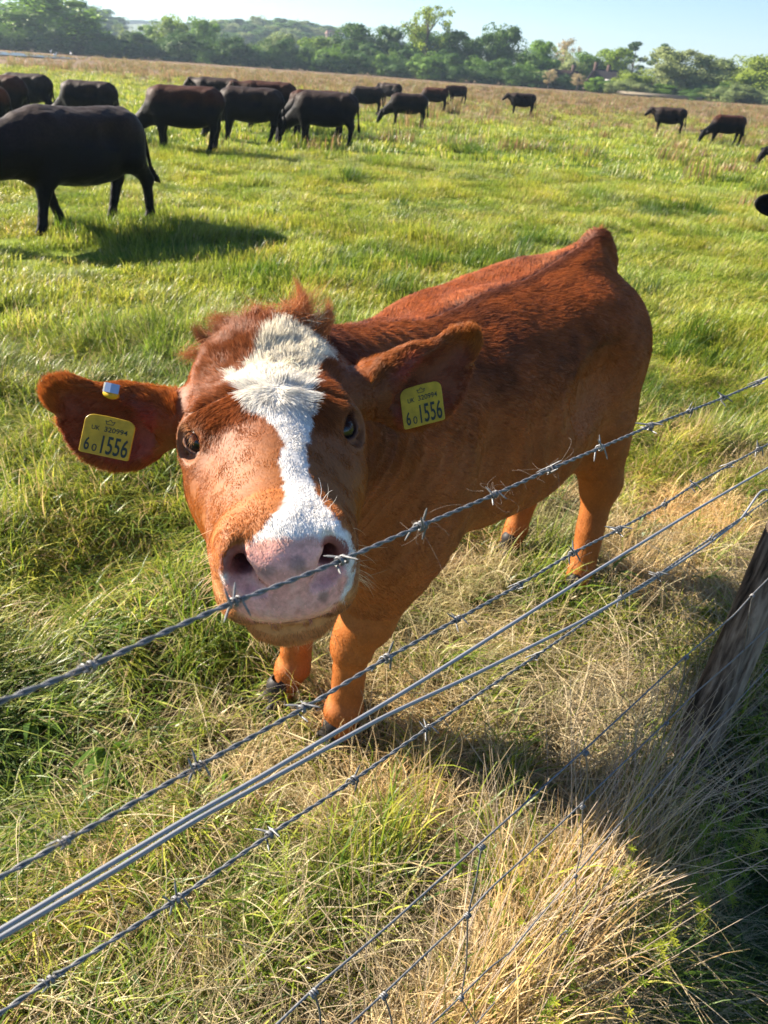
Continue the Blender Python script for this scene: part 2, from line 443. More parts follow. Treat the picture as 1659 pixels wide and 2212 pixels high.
PINK = [(-0.045, 0.1491), (-0.0157, 0.1449), (0.0136, 0.1478), (0.0318, 0.1498), (0.0481, 0.1572), (0.0592, 0.1714), (0.0658, 0.194), (0.0561, 0.2157), (0.0418, 0.2326), (0.0052, 0.2383), (-0.0269, 0.2377), (-0.0425, 0.2319), (-0.0593, 0.215), (-0.0679, 0.1946), (-0.0628, 0.176), (-0.0542, 0.1584)]
SPOTS = [((0.0213, 0.1631), 0.0048), ((-0.0196, 0.1782), 0.0084), ((0.0125, 0.176), 0.011), ((0.0356, 0.2126), 0.007), ((-0.0572, 0.2117), 0.0075)]
def smstep(a, b, x): t = np.clip((x - a) / (b - a), 0, 1); return t * t * (3 - 2 * t)
def lerp3(a, b, t): return a + (b - a) * t[:, None]
RED = np.array([0.305, 0.092, 0.026]); ORANGE = np.array([0.38, 0.125, 0.024]); TAN = np.array([0.42, 0.185, 0.07])
WHITE = np.array([0.80, 0.78, 0.74]); CREAM = np.array([0.78, 0.71, 0.54]); PINKC = np.array([0.92, 0.46, 0.39]); DARK = np.array([0.055, 0.02, 0.012])

def coat(P, Nn):
    """base colour, pinkness, whiteness and head-ness of points on the heifer"""
    L = to_head(P); uv = np.stack([L[:, 0], 0.64 * L[:, 1] - 0.76 * L[:, 2]], 1)
    nd = pnoise(P, 0.012, 1) * 0.004 + pnoise(P, 0.004, 2) * 0.002
    is_head = (L[:, 1] > -0.26) & (np.abs(L[:, 0]) < 0.15) & (L[:, 2] > -0.18) & (P[:, 1] < 1.25)
    front = is_head & ((Nn @ HB.T) @ np.array([0, 0.64, 0.76]) > -0.1)
    sb = poly_sd(uv, BLAZE); sp = poly_sd(uv, PINK); sp = np.where(L[:, 2] < -0.078, 0.02, sp)
    sb = sb + 0.007 * smstep(0.02, -0.04, uv[:, 1])
    white = np.where(front, smstep(0.0015, -0.0015, sb + nd), 0)
    pink = np.where(front & (L[:, 1] > 0.16), smstep(0.003, -0.003, sp + nd * 0.6), 0)
    col = np.tile(RED, (len(P), 1))
    b = (P - P0) @ BF.T
    low = smstep(1.05, 0.45, P[:, 2]) * np.where(is_head, 0, 1)
    col = lerp3(col, ORANGE, low * 0.75)
    # face: orange cheeks, lighter round eyes and mouth
    hd = is_head.astype(float)
    col = lerp3(col, ORANGE, hd * smstep(0.02, 0.14, L[:, 1] - 0.3 * L[:, 2]) * 0.9 + hd * 0.1)
    for sd in (-1, 1):
        e = EYES[0 if sd < 0 else 1]
        de = np.linalg.norm(L - (e + eye_dir(sd) * 0.02), axis=1)
        col = lerp3(col, TAN * 0.9, hd * smstep(0.055, 0.028, de) * 0.35)
        col = lerp3(col, np.array([0.10, 0.045, 0.035]), hd * smstep(0.0215, 0.0185, np.linalg.norm(L - e - eye_dir(sd) * 0.010, axis=1)) * 0.8)
    mz = smstep(0.17, 0.235, L[:, 1]) * hd * smstep(0.00, -0.05, L[:, 2])
    col = lerp3(col, np.array([0.56, 0.27, 0.11]), mz * 0.85)
    col = lerp3(col, np.array([0.64, 0.29, 0.11]), mz * smstep(-0.06, -0.085, L[:, 2]) * 0.9)
    cream = smstep(0.0, -0.13, uv[:, 1])
    wc = lerp3(np.tile(WHITE, (len(P), 1)), CREAM, cream * 0.8)
    col = col * (1 - white[:, None]) + wc * white[:, None]
    pk = lerp3(np.tile(PINKC, (len(P), 1)), np.array([0.66, 0.40, 0.29]), smstep(0.168, 0.15, uv[:, 1]) * 0.6)
    for c, r in SPOTS:
        ds = np.hypot(*(uv - np.array(c)).T) + nd * 0.8
        pk = lerp3(pk, np.array([0.36, 0.22, 0.20]), smstep(r * 1.3, r * 0.5, ds) * 0.8)
    pk *= (1 + 0.12 * pnoise(P, 0.006, 3))[:, None]
    col = col * (1 - pink[:, None]) + pk * pink[:, None]
    # inside of the nostrils: darker flesh
    nost = np.zeros(len(P))
    for sd in (-1, 1):
        a = np.array([0.050 * sd, 0.268, 0.002]); c = np.array([0.036 * sd, 0.20, -0.014])
        t = np.clip((L - a) @ (c - a) / ((c - a) @ (c - a)), 0, 1)
        dn = np.linalg.norm(L - a - t[:, None] * (c - a), axis=1)
        nost = np.maximum(nost, smstep(0.021, 0.016, dn) * (L[:, 1] < 0.268 ) * hd)
    col = lerp3(col, np.array([0.34, 0.10, 0.085]), nost * 0.9)
    mouth = hd * (L[:, 1] > 0.22) * smstep(0.0045, 0.002, np.abs(L[:, 2] + 0.073 + 0.06 * np.abs(L[:, 0])))
    col = lerp3(col, np.array([0.20, 0.08, 0.06]), mouth * 0.7)
    # ears: dark inside, reddish skin patch
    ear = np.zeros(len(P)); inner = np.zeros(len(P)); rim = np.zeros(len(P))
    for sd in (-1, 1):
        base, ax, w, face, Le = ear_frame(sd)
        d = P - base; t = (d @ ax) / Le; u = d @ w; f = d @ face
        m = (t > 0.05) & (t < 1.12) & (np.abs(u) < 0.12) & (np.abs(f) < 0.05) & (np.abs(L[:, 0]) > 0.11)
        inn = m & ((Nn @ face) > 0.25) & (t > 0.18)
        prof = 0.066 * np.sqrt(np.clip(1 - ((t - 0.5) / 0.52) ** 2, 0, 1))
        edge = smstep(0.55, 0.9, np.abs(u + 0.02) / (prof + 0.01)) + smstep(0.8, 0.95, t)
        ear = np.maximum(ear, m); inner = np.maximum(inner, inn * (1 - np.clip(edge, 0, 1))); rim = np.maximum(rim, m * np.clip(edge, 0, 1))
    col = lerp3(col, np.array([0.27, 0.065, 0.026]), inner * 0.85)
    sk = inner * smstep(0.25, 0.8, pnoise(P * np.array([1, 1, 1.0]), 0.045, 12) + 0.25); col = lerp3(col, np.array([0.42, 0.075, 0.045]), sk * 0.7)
    col = lerp3(col, ORANGE * 1.25, rim * 0.75)  # edge tinted lighter, painting the light that comes through the ear rim
    # dark patches and a dark line along the spine
    nb_ = pnoise(P, 0.16, 9) + 0.5 * pnoise(P, 0.07, 10)
    top = smstep(0.15, 0.75, Nn[:, 2]) * (1 - hd) * smstep(0.8, 1.0, P[:, 2])
    col = lerp3(col, DARK * 1.6, top * smstep(0.25, 0.9, nb_) * 0.55)
    col = lerp3(col, DARK * 1.4, (1 - hd) * smstep(0.030, 0.006, np.abs(b[:, 1] - 0.01 + 0.006 * pnoise(P, 0.06, 8))) * (b[:, 2] > 0.95) * smstep(0.0, 0.25, b[:, 0]) * 0.75)
    blob = np.exp(-(((b[:, 0] - 0.50) / 0.16) ** 2 + ((b[:, 2] - 1.045) / 0.045) ** 2)) * (b[:, 1] > 0) + 0.6 * np.exp(-(((b[:, 0] - 0.12) / 0.10) ** 2 + ((b[:, 2] - 1.06) / 0.05) ** 2)) * (b[:, 1] > 0)
    col = lerp3(col, DARK * 1.6, (1 - hd) * (1 - ear) * np.clip(blob * (1.0 + 0.9 * pnoise(P * np.array([1, 1, 2.0]), 0.035, 14)), 0, 1) * 0.65)
    tone = pnoise(P * np.array([1.0, 1.0, 0.45]), 0.07, 15) + 0.6 * pnoise(P * np.array([1.0, 1.0, 0.4]), 0.025, 16)
    col = col * (1 + 0.13 * tone * (1 - hd))[:, None]
    nk = (1 - hd) * (1 - ear) * smstep(0.35, -0.1, b[:, 0]) * smstep(0.95, 1.1, P[:, 2])
    col = lerp3(col, DARK * 2.2, nk * smstep(-0.2, 0.5, nb_) * 0.6)
    col = col * (1 + 0.10 * pnoise(P, 0.05, 4) + 0.06 * pnoise(P, 0.015, 5))[:, None]
    return np.clip(col, 0.004, 0.9), pink, white, hd, ear, inner, rim, L

def strand_mat(name, rough=0.5, trans=0.35):
    m, nt, out = mat_new(name)
    at = N(nt, 'ShaderNodeAttribute', attribute_name='col')
    p = N(nt, 'ShaderNodeBsdfPrincipled'); p.inputs['Roughness'].default_value = rough
    p.inputs['Specular IOR Level'].default_value = 0.22
    nt.links.new(at.outputs['Color'], p.inputs['Base Color'])
    t = N(nt, 'ShaderNodeBsdfTranslucent'); nt.links.new(at.outputs['Color'], t.inputs[0])
    mx = N(nt, 'ShaderNodeMixShader'); mx.inputs[0].default_value = trans
    nt.links.new(p.outputs[0], mx.inputs[1]); nt.links.new(t.outputs[0], mx.inputs[2]); nt.links.new(mx.outputs[0], out.inputs[0])
    return m
def add_strands(name, K, rad, col, mat, parent=None, taper=0.85):
    """K (n,k,3) points, rad (n,), col (n,3) -> one hair-curves object"""
    n, k, _ = K.shape
    hc = bpy.data.hair_curves.new(name); hc.add_curves([k] * n)
    hc.attributes['position'].data.foreach_set('vector', K.astype(np.float32).ravel()) if 'position' in hc.attributes else hc.points.foreach_set('position', K.astype(np.float32).ravel())
    r = rad[:, None] * (1 - taper * np.linspace(0, 1, k)[None, :] ** 1.5)
    a = hc.attributes.get('radius') or hc.attributes.new('radius', 'FLOAT', 'POINT')
    a.data.foreach_set('value', r.astype(np.float32).ravel())
    c = hc.attributes.new('col', 'FLOAT_COLOR', 'CURVE'); b = np.ones((n, 4), np.float32); b[:, :3] = col
    c.data.foreach_set('color', b.ravel())
    hc.materials.append(mat)
    o = bpy.data.objects.new(name, hc); C.objects.link(o)
    if parent: o.parent = parent
    return o
def norm(v): return v / (np.linalg.norm(v, axis=-1, keepdims=True) + 1e-9)
def grow(P, Nn, D, length, lift, k=4, curl=0.0, seed=0):
    n = len(P)
    T = D - Nn * (D * Nn).sum(1, keepdims=True); T = norm(T)
    d = norm(T * np.sqrt(1 - lift[:, None] ** 2) + Nn * lift[:, None])
    K = np.zeros((n, k, 3)); K[:, 0] = P - Nn * 0.001; cur = d; st = (length / (k - 1))[:, None]
    cn = pnoise3(P, 0.018, seed)
    for i in range(1, k):
        K[:, i] = K[:, i - 1] + cur * st
        cur = norm(cur + cn * curl + (T - Nn * 0.15) * 0.22)
    return K

m_coat, nt, out = mat_new('coat')
at = N(nt, 'ShaderNodeAttribute', attribute_name='col'); wt = N(nt, 'ShaderNodeAttribute', attribute_name='wet')
tc = N(nt, 'ShaderNodeTexCoord')
n1 = noise_tex(nt, 140, 4, 0.65, tc.outputs['Object']); n2 = noise_tex(nt, 28, 3, 0.6, tc.outputs['Object'])
r1 = ramp(nt, [(0.3, (0.72, 0.70, 0.68)), (0.7, (1.12, 1.12, 1.12))]); nt.links.new(n1.outputs[0], r1.inputs[0])
c1 = mixc(nt, 1.0, at.outputs['Color'], r1.outputs[0], 'MULTIPLY')
p = N(nt, 'ShaderNodeBsdfPrincipled'); nt.links.new(c1, p.inputs['Base Color'])
rr = N(nt, 'ShaderNodeMapRange'); rr.inputs[3].default_value = 0.62; rr.inputs[4].default_value = 0.26
nt.links.new(wt.outputs['Fac'], rr.inputs[0]); nt.links.new(rr.outputs[0], p.inputs['Roughness'])
p.inputs['Specular IOR Level'].default_value = 0.3
ssw = N(nt, 'ShaderNodeMath', operation='MULTIPLY'); ssw.inputs[1].default_value = 0.2; nt.links.new(wt.outputs['Fac'], ssw.inputs[0]); nt.links.new(ssw.outputs[0], p.inputs['Subsurface Weight']); p.inputs['Subsurface Radius'].default_value = (0.008, 0.003, 0.002); p.inputs['Subsurface Scale'].default_value = 0.6
bp = N(nt, 'ShaderNodeBump'); bp.inputs['Strength'].default_value = 0.35; bp.inputs['Distance'].default_value = 0.003
vor = N(nt, 'ShaderNodeTexVoronoi'); vor.inputs['Scale'].default_value = 330; nt.links.new(tc.outputs['Object'], vor.inputs['Vector'])
vr = ramp(nt, [(0.0, (0.35, 0.35, 0.35)), (0.6, (0.55, 0.55, 0.55))]); nt.links.new(vor.outputs[0], vr.inputs[0])
hm_ = N(nt, 'ShaderNodeMix'); hm_.data_type = 'FLOAT'; nt.links.new(wt.outputs['Fac'], hm_.inputs[0]); nt.links.new(n1.outputs[0], hm_.inputs[2]); nt.links.new(vr.outputs[0], hm_.inputs[3])
nt.links.new(hm_.outputs[0], bp.inputs['Height']); nt.links.new(bp.outputs[0], p.inputs['Normal'])
nt.links.new(p.outputs[0], out.inputs[0])
m_hair = strand_mat('coat_hair', 0.38, 0.3)
def simple(name, col, rough=0.5, metal=0.0, spec=0.5):
    m, nt, out = mat_new(name); p = N(nt, 'ShaderNodeBsdfPrincipled')
    p.inputs['Base Color'].default_value = (*col, 1); p.inputs['Roughness'].default_value = rough; p.inputs['Metallic'].default_value = metal
    p.inputs['Specular IOR Level'].default_value = spec; nt.links.new(p.outputs[0], out.inputs[0]); return m

def heifer():
    v, q = build_heifer(); nn = vnormals(v, q); v = ripple(v, nn); nn = vnormals(v, q)
    root = empty('heifer', (float(BM((0.35, 0, 0))[0]), float(BM((0.35, 0, 0))[1]), 0))
    tag(root, 'ginger heifer with white blaze, pink nose and yellow ear tags, looking over the barbed wire', 'cow')
    inv = -np.array(root.location)
    col, pink, white, hd, ear, inner, rim, L = coat(v, nn)
    bo = mesh_from('body', v + inv, q, m_coat, True, root)
    vcol(bo.data, 'col', col * np.where((hd + ear > 0) & (pink < .5) & (white < .5) & (L[:, 1] < 0.19), 0.62, 0.92)[:, None])
    wa = bo.data.attributes.new('wet', 'FLOAT', 'POINT'); wa.data.foreach_set('value', pink.astype(np.float32))
    # ---- roots
    tri = np.concatenate([q[:, [0, 1, 2]], q[:, [0, 2, 3]]])
    area = np.linalg.norm(np.cross(v[tri[:, 1]] - v[tri[:, 0]], v[tri[:, 2]] - v[tri[:, 0]]), axis=1) / 2
    def sample(wv, n, seed):
        rg = np.random.default_rng(seed); w = area * wv[tri].mean(1); c = np.cumsum(w); c /= c[-1]
        t = tri[np.searchsorted(c, rg.random(n))]
        a, b = rg.random((2, n)); f = a + b > 1; a[f] = 1 - a[f]; b[f] = 1 - b[f]; 
        g = lambda X: X[t[:, 0]] * (1 - a - b)[:, None] + X[t[:, 1]] * a[:, None] + X[t[:, 2]] * b[:, None]
        return g(v), norm(g(nn)), rg
    see = ((nn * norm(CAM - v)).sum(1) > -0.35).astype(float) * 0.8 + 0.2
    # face and neck
    hw = smstep(1.35, 1.15, v[:, 1]) * (v[:, 2] > 1.0) * see
    P, Nn, rg = sample(hw * (1 - pink * 0.97), 330000, 1)
    col, pink_, white, hd, ear, inner, rim, L = coat(P, Nn)
    W0 = np.array([0.009, 0.021, 0.065]); D = L - W0; D[:, 2] *= 0.4
    D = norm(D) + np.where(L[:, 1:2] > 0.0, np.array([0, 0.9, 0]), np.array([0, -0.25, 0.1]))
    side = smstep(0.07, 0.10, np.abs(L[:, 0]))[:, None] * smstep(0.05, -0.02, L[:, 2])[:, None]
    D = D * (1 - side) + side * np.array([0, -0.35, -1.0])
    Dw = D @ HB
    long_ = smstep(0.07, 0.0, L[:, 1]) * smstep(-0.01, 0.03, L[:, 2]) * smstep(0.115, 0.07, np.abs(L[:, 0]))
    ln = 0.0065 + 0.0115 * long_ + 0.012 * smstep(-0.10, -0.18, L[:, 1]) * (L[:, 2] > 0)
    ln = np.where(L[:, 1] > 0.2, 0.006, ln)
    chn = (L[:, 1] > 0.2) & (L[:, 2] < -0.06); ln[chn] = 0.009; D[chn] = np.array([0, -0.3, -1.0]); Dw = D @ HB
    lift = 0.20 + 0.20 * long_ + 0.1 * rg.random(len(P))
    em = ear > 0
    eb = [ear_frame(s) for s in (-1, 1)]
    for k_, sd in enumerate((-1, 1)):
        base, ax, w, face, Le = eb[k_]; m = em & (np.sign(L[:, 0]) == sd)
        d = P - base; u = d @ w
        out_ = np.sign(u + 0.015)[:, None] * w
        De = ax * 0.8 + out_ * rim[:, None] * 1.6 + face * 0.1
        Dw[m] = De[m]; ln[m] = (0.0065 + 0.0085 * rim + 0.003 * inner)[m]; lift[m] = (0.22 + 0.25 * rim)[m]
    nk = hd + ear < 0.5
    Dw[nk] = (BB * 0.7 + np.array([0, 0, -0.8])); ln[nk] = 0.013; lift[nk] = 0.25
    Dw += pnoise3(P, 0.02, 20) * 0.45 + pnoise3(P, 0.006, 24) * 0.35
    Dw += rg.normal(0, 0.12, Dw.shape)
    Dw[inner > 0.3] += np.array([0, 0, -0.4])
    ln *= rg.uniform(0.6, 1.25, len(P))
    K = grow(P, Nn, Dw, ln, np.clip(lift, 0.05, 0.9), 4, 0.25)
    cc = col * (rg.uniform(0.72, 1.28, len(P)) * (1 + 0.22 * pnoise(P, 0.009, 31)))[:, None] * 1.02
    dk = rg.random(len(P)) < 0.06 * (1 - white); cc[dk] *= 0.4  # a few strands darkened to paint shadow among the hairs
    keep = ~((inner > 0.4) & (rg.random(len(P)) < 0.35))
    # keep the coat off the eyes and out of the nostrils
    for sd in (-1, 1):
        e = EYES[0 if sd < 0 else 1]; g = eye_dir(sd)
        keep &= np.linalg.norm(L - e - g * 0.016, axis=1) > 0.0285
        a = np.array([0.048 * sd, 0.272, 0.0]); c = np.array([0.036 * sd, 0.20, -0.014])
        t = np.clip((L - a) @ (c - a) / ((c - a) @ (c - a)), 0, 1)
        keep &= np.linalg.norm(L - a - t[:, None] * (c - a), axis=1) > 0.017
    o = add_strands('face_hair', K[keep] + inv, np.full(keep.sum(), 0.00034), cc[keep], m_hair, root); o['kind'] = 'stuff'
    # body
    bw = smstep(1.10, 1.30, v[:, 1]) + (v[:, 2] < 1.0)
    P, Nn, rg = sample(np.clip(bw, 0, 1) * see, 230000, 2)
    col, pink_, white, hd, ear, inner, rim, L = coat(P, Nn)
    ok = (hd + ear < 0.5) & (P[:, 2] > 0.10); P, Nn, col = P[ok], Nn[ok], col[ok]
    b = (P - P0) @ BF.T
    D = np.tile(BB * 0.8 + np.array([0, 0, -0.5]), (len(P), 1)) + BN * np.sign(b[:, 1:2]) * 0.3
    legs = P[:, 2] < 0.5; D[legs] = np.array([0, 0, -1.0])
    D = D + pnoise3(P, 0.06, 40) * 0.35 + pnoise3(P, 0.02, 44) * 0.2
    top = smstep(0.9, 1.05, P[:, 2])
    ln = (0.013 + 0.010 * top) * rg.uniform(0.6, 1.2, len(P)); ln[legs] *= 0.7
    lift = np.full(len(P), 0.20) + 0.12 * top * rg.random(len(P))
    K = grow(P, Nn, D, ln, lift, 3, 0.1)
    cc = col * (rg.uniform(0.62, 1.38, len(P)) * (1 + 0.22 * pnoise(P, 0.02, 33) + 0.14 * pnoise(P, 0.008, 34)))[:, None] * 1.1
    o = add_strands('body_hair', K + inv, np.full(len(P), 0.00062), cc, m_hair, root); o['kind'] = 'stuff'
    # ---- locks on the poll, whiskers, lashes, tail-head tuft
    Ks, cs, rs = [], [], []
    rg = np.random.default_rng(5)
    def lock(b0, mid, tip, n, spread, col, tipspread=0.006):
        b0, mid, tip = map(np.asarray, (b0, mid, tip))
        for _ in range(n):
            j = rg.normal(0, spread, 3); j2 = rg.normal(0, spread * 0.6 + 0.002, 3); j3 = rg.normal(0, tipspread, 3); f = rg.uniform(0.6, 1.1)
            p0, p1, p2 = b0 + j, b0 + (mid - b0) * 1.0 + j2, b0 + (mid - b0) + (tip - mid) * f + j3
            t = np.linspace(0, 1, 7)[:, None]
            Ks.append((1 - t) ** 2 * p0 + 2 * t * (1 - t) * p1 + t * t * p2); cs.append(np.asarray(col) * rg.uniform(0.6, 1.4)); rs.append(0.00028)
    LR = np.array([0.50, 0.19, 0.065])  # lock colour lightened to stand for sun glowing through the hair
    dpt = 1.13
    lock(W(655, 705, dpt), W(668, 668, dpt), W(638, 606, dpt), 190, 0.010, LR, 0.004)
    lock(W(625, 700, dpt), W(620, 672, dpt), W(662, 632, dpt), 150, 0.016, LR, 0.012)
    lock(W(688, 718, dpt), W(715, 700, dpt), W(708, 648, dpt), 190, 0.008, LR, 0.004)
    lock(W(665, 712, dpt), W(690, 690, dpt), W(700, 680, dpt), 120, 0.010, np.array([.7, .6, .45]), 0.010)
    lock(W(590, 700, dpt), W(575, 680, dpt), W(538, 664, dpt), 150, 0.014, LR, 0.012)
    lock(W(520, 712, 1.12), W(485, 690, 1.12), W(446, 690, 1.12), 150, 0.010, LR * 0.8, 0.010)
    lock(W(478, 740, 1.10), W(440, 752, 1.10), W(416, 700, 1.10), 190, 0.008, LR * 0.55, 0.004)
    lock(W(450, 765, 1.09), W(420, 762, 1.09), W(388, 772, 1.09), 120, 0.012, LR * 0.8, 0.008)
    lock(W(620, 705, dpt), W(640, 680, dpt), W(694, 650, dpt), 160, 0.020, LR, 0.02)
    for _ in range(26):
        x = rg.uniform(440, 730); y = 712 - 14 * math.sin((x - 440) / 290 * 3.14) + (18 if x < 480 else 0)
        a = rg.uniform(-1, 1)
        lock(W(x, y, 1.12), W(x + a * 8, y - 14, 1.12), W(x + a * 30, y - rg.uniform(14, 52), 1.12), 26, 0.007, LR * rg.uniform(.6, 1.1), 0.005)
    # woolly curls on the forehead
    for _ in range(120):
        x = rg.uniform(-0.055, 0.085); y = rg.uniform(-0.15, 0.015); z = 0.062 - 6 * (x - 0.01) ** 2 - 2.2 * (min(y, -0.06) + 0.06) ** 2 
        d2 = np.array([x - 0.009, y - 0.02]); d2 = d2 / (np.linalg.norm(d2) + 1e-6) * 0.016 + rg.normal(0, 0.007, 2)
        uvp = np.array([[x, 0.64 * y - 0.76 * z]]); wh = poly_sd(uvp, BLAZE)[0] < -0.014
        if not wh and poly_sd(uvp, BLAZE)[0] < 0.012: continue
        cl = CREAM * 1.02 if wh else RED * 1.25
        lock(HM((x, y, z)), HM((x + d2[0], y + d2[1], z + 0.006)), HM((x + d2[0] * 1.8, y + d2[1] * 1.8, z - 0.004)), 14, 0.004, cl, 0.0035)
    # tail head tuft
    tb = BM((0.955, 0.0, 1.245))
    lock(tb, tb + np.array([0, 0, 0.015]), tb + np.array([0.012, 0.0, 0.035]), 60, 0.012, LR, 0.006)
    # whiskers
    WC = np.array([0.75, 0.55, 0.32])
    for _ in range(64):
        sd = rg.choice((-1, 1)); a = np.array([0.072 * sd, rg.uniform(0.19, 0.25), rg.uniform(-0.09, 0.0)])
        d = norm(np.array([sd * rg.uniform(0.6, 1.2), rg.uniform(-0.1, 0.6), rg.uniform(-0.8, 0.2)])) * rg.uniform(0.015, 0.045)
        lock(HM(a), HM(a + d * 0.6), HM(a + d + np.array([0, 0, -0.006])), 1, 0.0005, WC, 0.003)
    for _ in range(150):
        a = np.array([rg.uniform(-0.05, 0.05), rg.uniform(0.21, 0.265), -0.122 + rg.uniform(0, 0.012)])
        d = norm(np.array([rg.normal(0, 0.4), rg.uniform(-0.1, 0.5), -1])) * rg.uniform(0.008, 0.03)
        lock(HM(a), HM(a + d * 0.6), HM(a + d), 1, 0.0005, WC * 0.9, 0.002)
    for _ in range(12):
        a = np.array([rg.uniform(0.02, 0.06), rg.uniform(0.20, 0.24), 0.022])
        d = norm(np.array([rg.normal(0.4, 0.5), rg.uniform(0.0, 0.5), 1])) * rg.uniform(0.02, 0.04)
        lock(HM(a), HM(a + d * 0.6), HM(a + d + rg.normal(0, 0.008, 3)), 1, 0.0005, np.array([.85, .82, .75]), 0.002)
    # lashes
    for sd in (-1, 1):
        e = EYES[0 if sd < 0 else 1]; g = eye_dir(sd)
        for _ in range(90):
            c_ = rg.uniform(-0.8, 0.8); y_ = np.array([-0.35 * sd, 0.93, -0.45]); 
            a = e + norm(g * 0.75 + np.array([0, 0, 0.62]) + y_ * c_ * 0.7) * (EYE_R + 0.005)
            d = norm(g + np.array([0, 0, rg.uniform(-0.25, 0.15)]) + y_ * c_ * 0.5) * rg.uniform(0.008, 0.018)
            lock(HM(a), HM(a + d * 0.6 + np.array([0, 0, 0.002])), HM(a + d + np.array([0, 0, -0.006])), 1, 0.0008, np.array([.45, .22, .1]) if sd < 0 else DARK * 2, 0.001)
    K = np.array(Ks); o = add_strands('long_hair', K + inv, np.array(rs), np.clip(np.array(cs), 0, 0.9), m_hair, root); o['kind'] = 'stuff'
    # ---- eyes
    m_eye, nt, out = mat_new('eye')
    tc = N(nt, 'ShaderNodeTexCoord'); sx = N(nt, 'ShaderNodeSeparateXYZ'); nt.links.new(tc.outputs['Object'], sx.inputs[0])
    rp = ramp(nt, [(0.0, (0.45, 0.38, 0.38)), (0.52, (0.42, 0.35, 0.35)), (0.57, (0.03, 0.02, 0.018)), (0.66, (0.006, 0.007, 0.010)), (1.0, (0.003, 0.004, 0.006))])
    mr = N(nt, 'ShaderNodeMapRange'); mr.inputs[1].default_value = -EYE_R; mr.inputs[2].default_value = EYE_R
    nt.links.new(sx.outputs[2], mr.inputs[0]); nt.links.new(mr.outputs[0], rp.inputs[0])
    p = N(nt, 'ShaderNodeBsdfPrincipled'); nt.links.new(rp.outputs[0], p.inputs['Base Color'])
    p.inputs['Roughness'].default_value = 0.12; p.inputs['Specular IOR Level'].default_value = 0.35; p.inputs['Coat Weight'].default_value = 0.15; p.inputs['Coat Roughness'].default_value = 0.02
    nt.links.new(p.outputs[0], out.inputs[0])
    for sd in (-1, 1):
        bm = bmesh.new(); bmesh.ops.create_uvsphere(bm, u_segments=32, v_segments=24, radius=EYE_R)
        for f in bm.faces: f.smooth = True
        me = bpy.data.meshes.new('eye'); bm.to_mesh(me); bm.free(); me.materials.append(m_eye)
        o = link('eye', me, root); e = EYES[0 if sd < 0 else 1]
        gz = eye_dir(sd) + (np.array([0.25, 0.1, -0.1]) if sd > 0 else np.array([-0.1, 0.1, 0.0])); gz = norm(gz)
        gw = gz @ HB
        o.location = (HM(e) + inv).tolist(); o.rotation_euler = Vector(gw.tolist()).to_track_quat('Z', 'Y').to_euler()
    # ---- hooves: two claws each
    m_hoof = simple('hoof_horn', (0.022, 0.020, 0.020), 0.55, 0.0, 0.25)
    for (a, s) in ((-0.225, 0.06), (-0.235, -0.16), (0.885, 0.215), (0.945, -0.105)):
        c = BM((a, s, 0.0)); fd = -BB * 0.9 - BN * 0.2; fd = fd / np.linalg.norm(fd); sdv = np.array([fd[1], -fd[0], 0])
        lo, hi = c - 0.11, c + 0.11
        G = Field(graded([lo[0], (hi[0], 0.005)]), graded([lo[1], (hi[1], 0.005)]), graded([-0.03, (0.12, 0.005)]))
        for t in (-1, 1):
            A = np.stack([norm(fd + sdv * 0.12 * t), norm(sdv - fd * 0.12 * t), np.array([0, 0, 1.0])])
            G.ell(c + sdv * 0.022 * t + fd * 0.02 + np.array([0, 0, 0.012]), (0.048, 0.0195, 0.046), 0.004, 'add', A)
        G.cone(c + np.array([0, 0, 0.06]), c + np.array([0, 0, 0.09]), 0.034, 0.034, 0.02)
        G.F = np.maximum(G.F, (-0.004 - G.ax[2])[None, None, :])
        hv, hq = G.mesh(); mesh_from('hoof', hv + inv, hq, m_hoof, True, root)
    # ---- ear tags
    m_tag, nt, out = mat_new('tag_plastic')
    tc = N(nt, 'ShaderNodeTexCoord'); nz = noise_tex(nt, 60, 3, 0.6, tc.outputs['Object'])
    rp = ramp(nt, [(0.35, (0.50, 0.33, 0.012)), (0.65, (0.68, 0.46, 0.02))]); nt.links.new(nz.outputs[0], rp.inputs[0])
    p = N(nt, 'ShaderNodeBsdfPrincipled'); nt.links.new(rp.outputs[0], p.inputs['Base Color']); p.inputs['Roughness'].default_value = 0.38
    tr = N(nt, 'ShaderNodeBsdfTranslucent'); nt.links.new(rp.outputs[0], tr.inputs[0]); mx = N(nt, 'ShaderNodeMixShader'); mx.inputs[0].default_value = 0.25
    nt.links.new(p.outputs[0], mx.inputs[1]); nt.links.new(tr.outputs[0], mx.inputs[2]); nt.links.new(mx.outputs[0], out.inputs[0])
    m_ink = simple('tag_print', (0.02, 0.028, 0.012), 0.6)
    m_met = simple('clip_metal', (0.55, 0.57, 0.60), 0.3, 1.0)
    def make_tag(BL, BR, TL, dep, label, neck):
        bl, br, tl = (W(*BL, dep), W(*BR, dep), W(*TL, dep))
        U, V = br - bl, tl - bl; nrm = np.cross(U, V); nrm /= np.linalg.norm(nrm)
        if nrm @ (CAM - bl) < 0: nrm = -nrm
        bow = lambda u, v_: nrm * 0.0
        at_ = lambda u, v_, h=0: bl + U * u + V * v_ + bow(u, v_) + nrm * h + inv
        # outline with rounded corners and a narrow neck to the button
        o2 = []
        def arc(cx, cy, r, a0, a1, n=5):
            for i in range(n + 1):
                t = math.radians(a0 + (a1 - a0) * i / n); o2.append((cx + r * math.cos(t), cy + r * math.sin(t)))
        arc(0.06, 0.07, 0.06, 180, 270); arc(0.94, 0.07, 0.06, 270, 360); arc(0.80, 0.86, 0.20, 0, 80, 7)
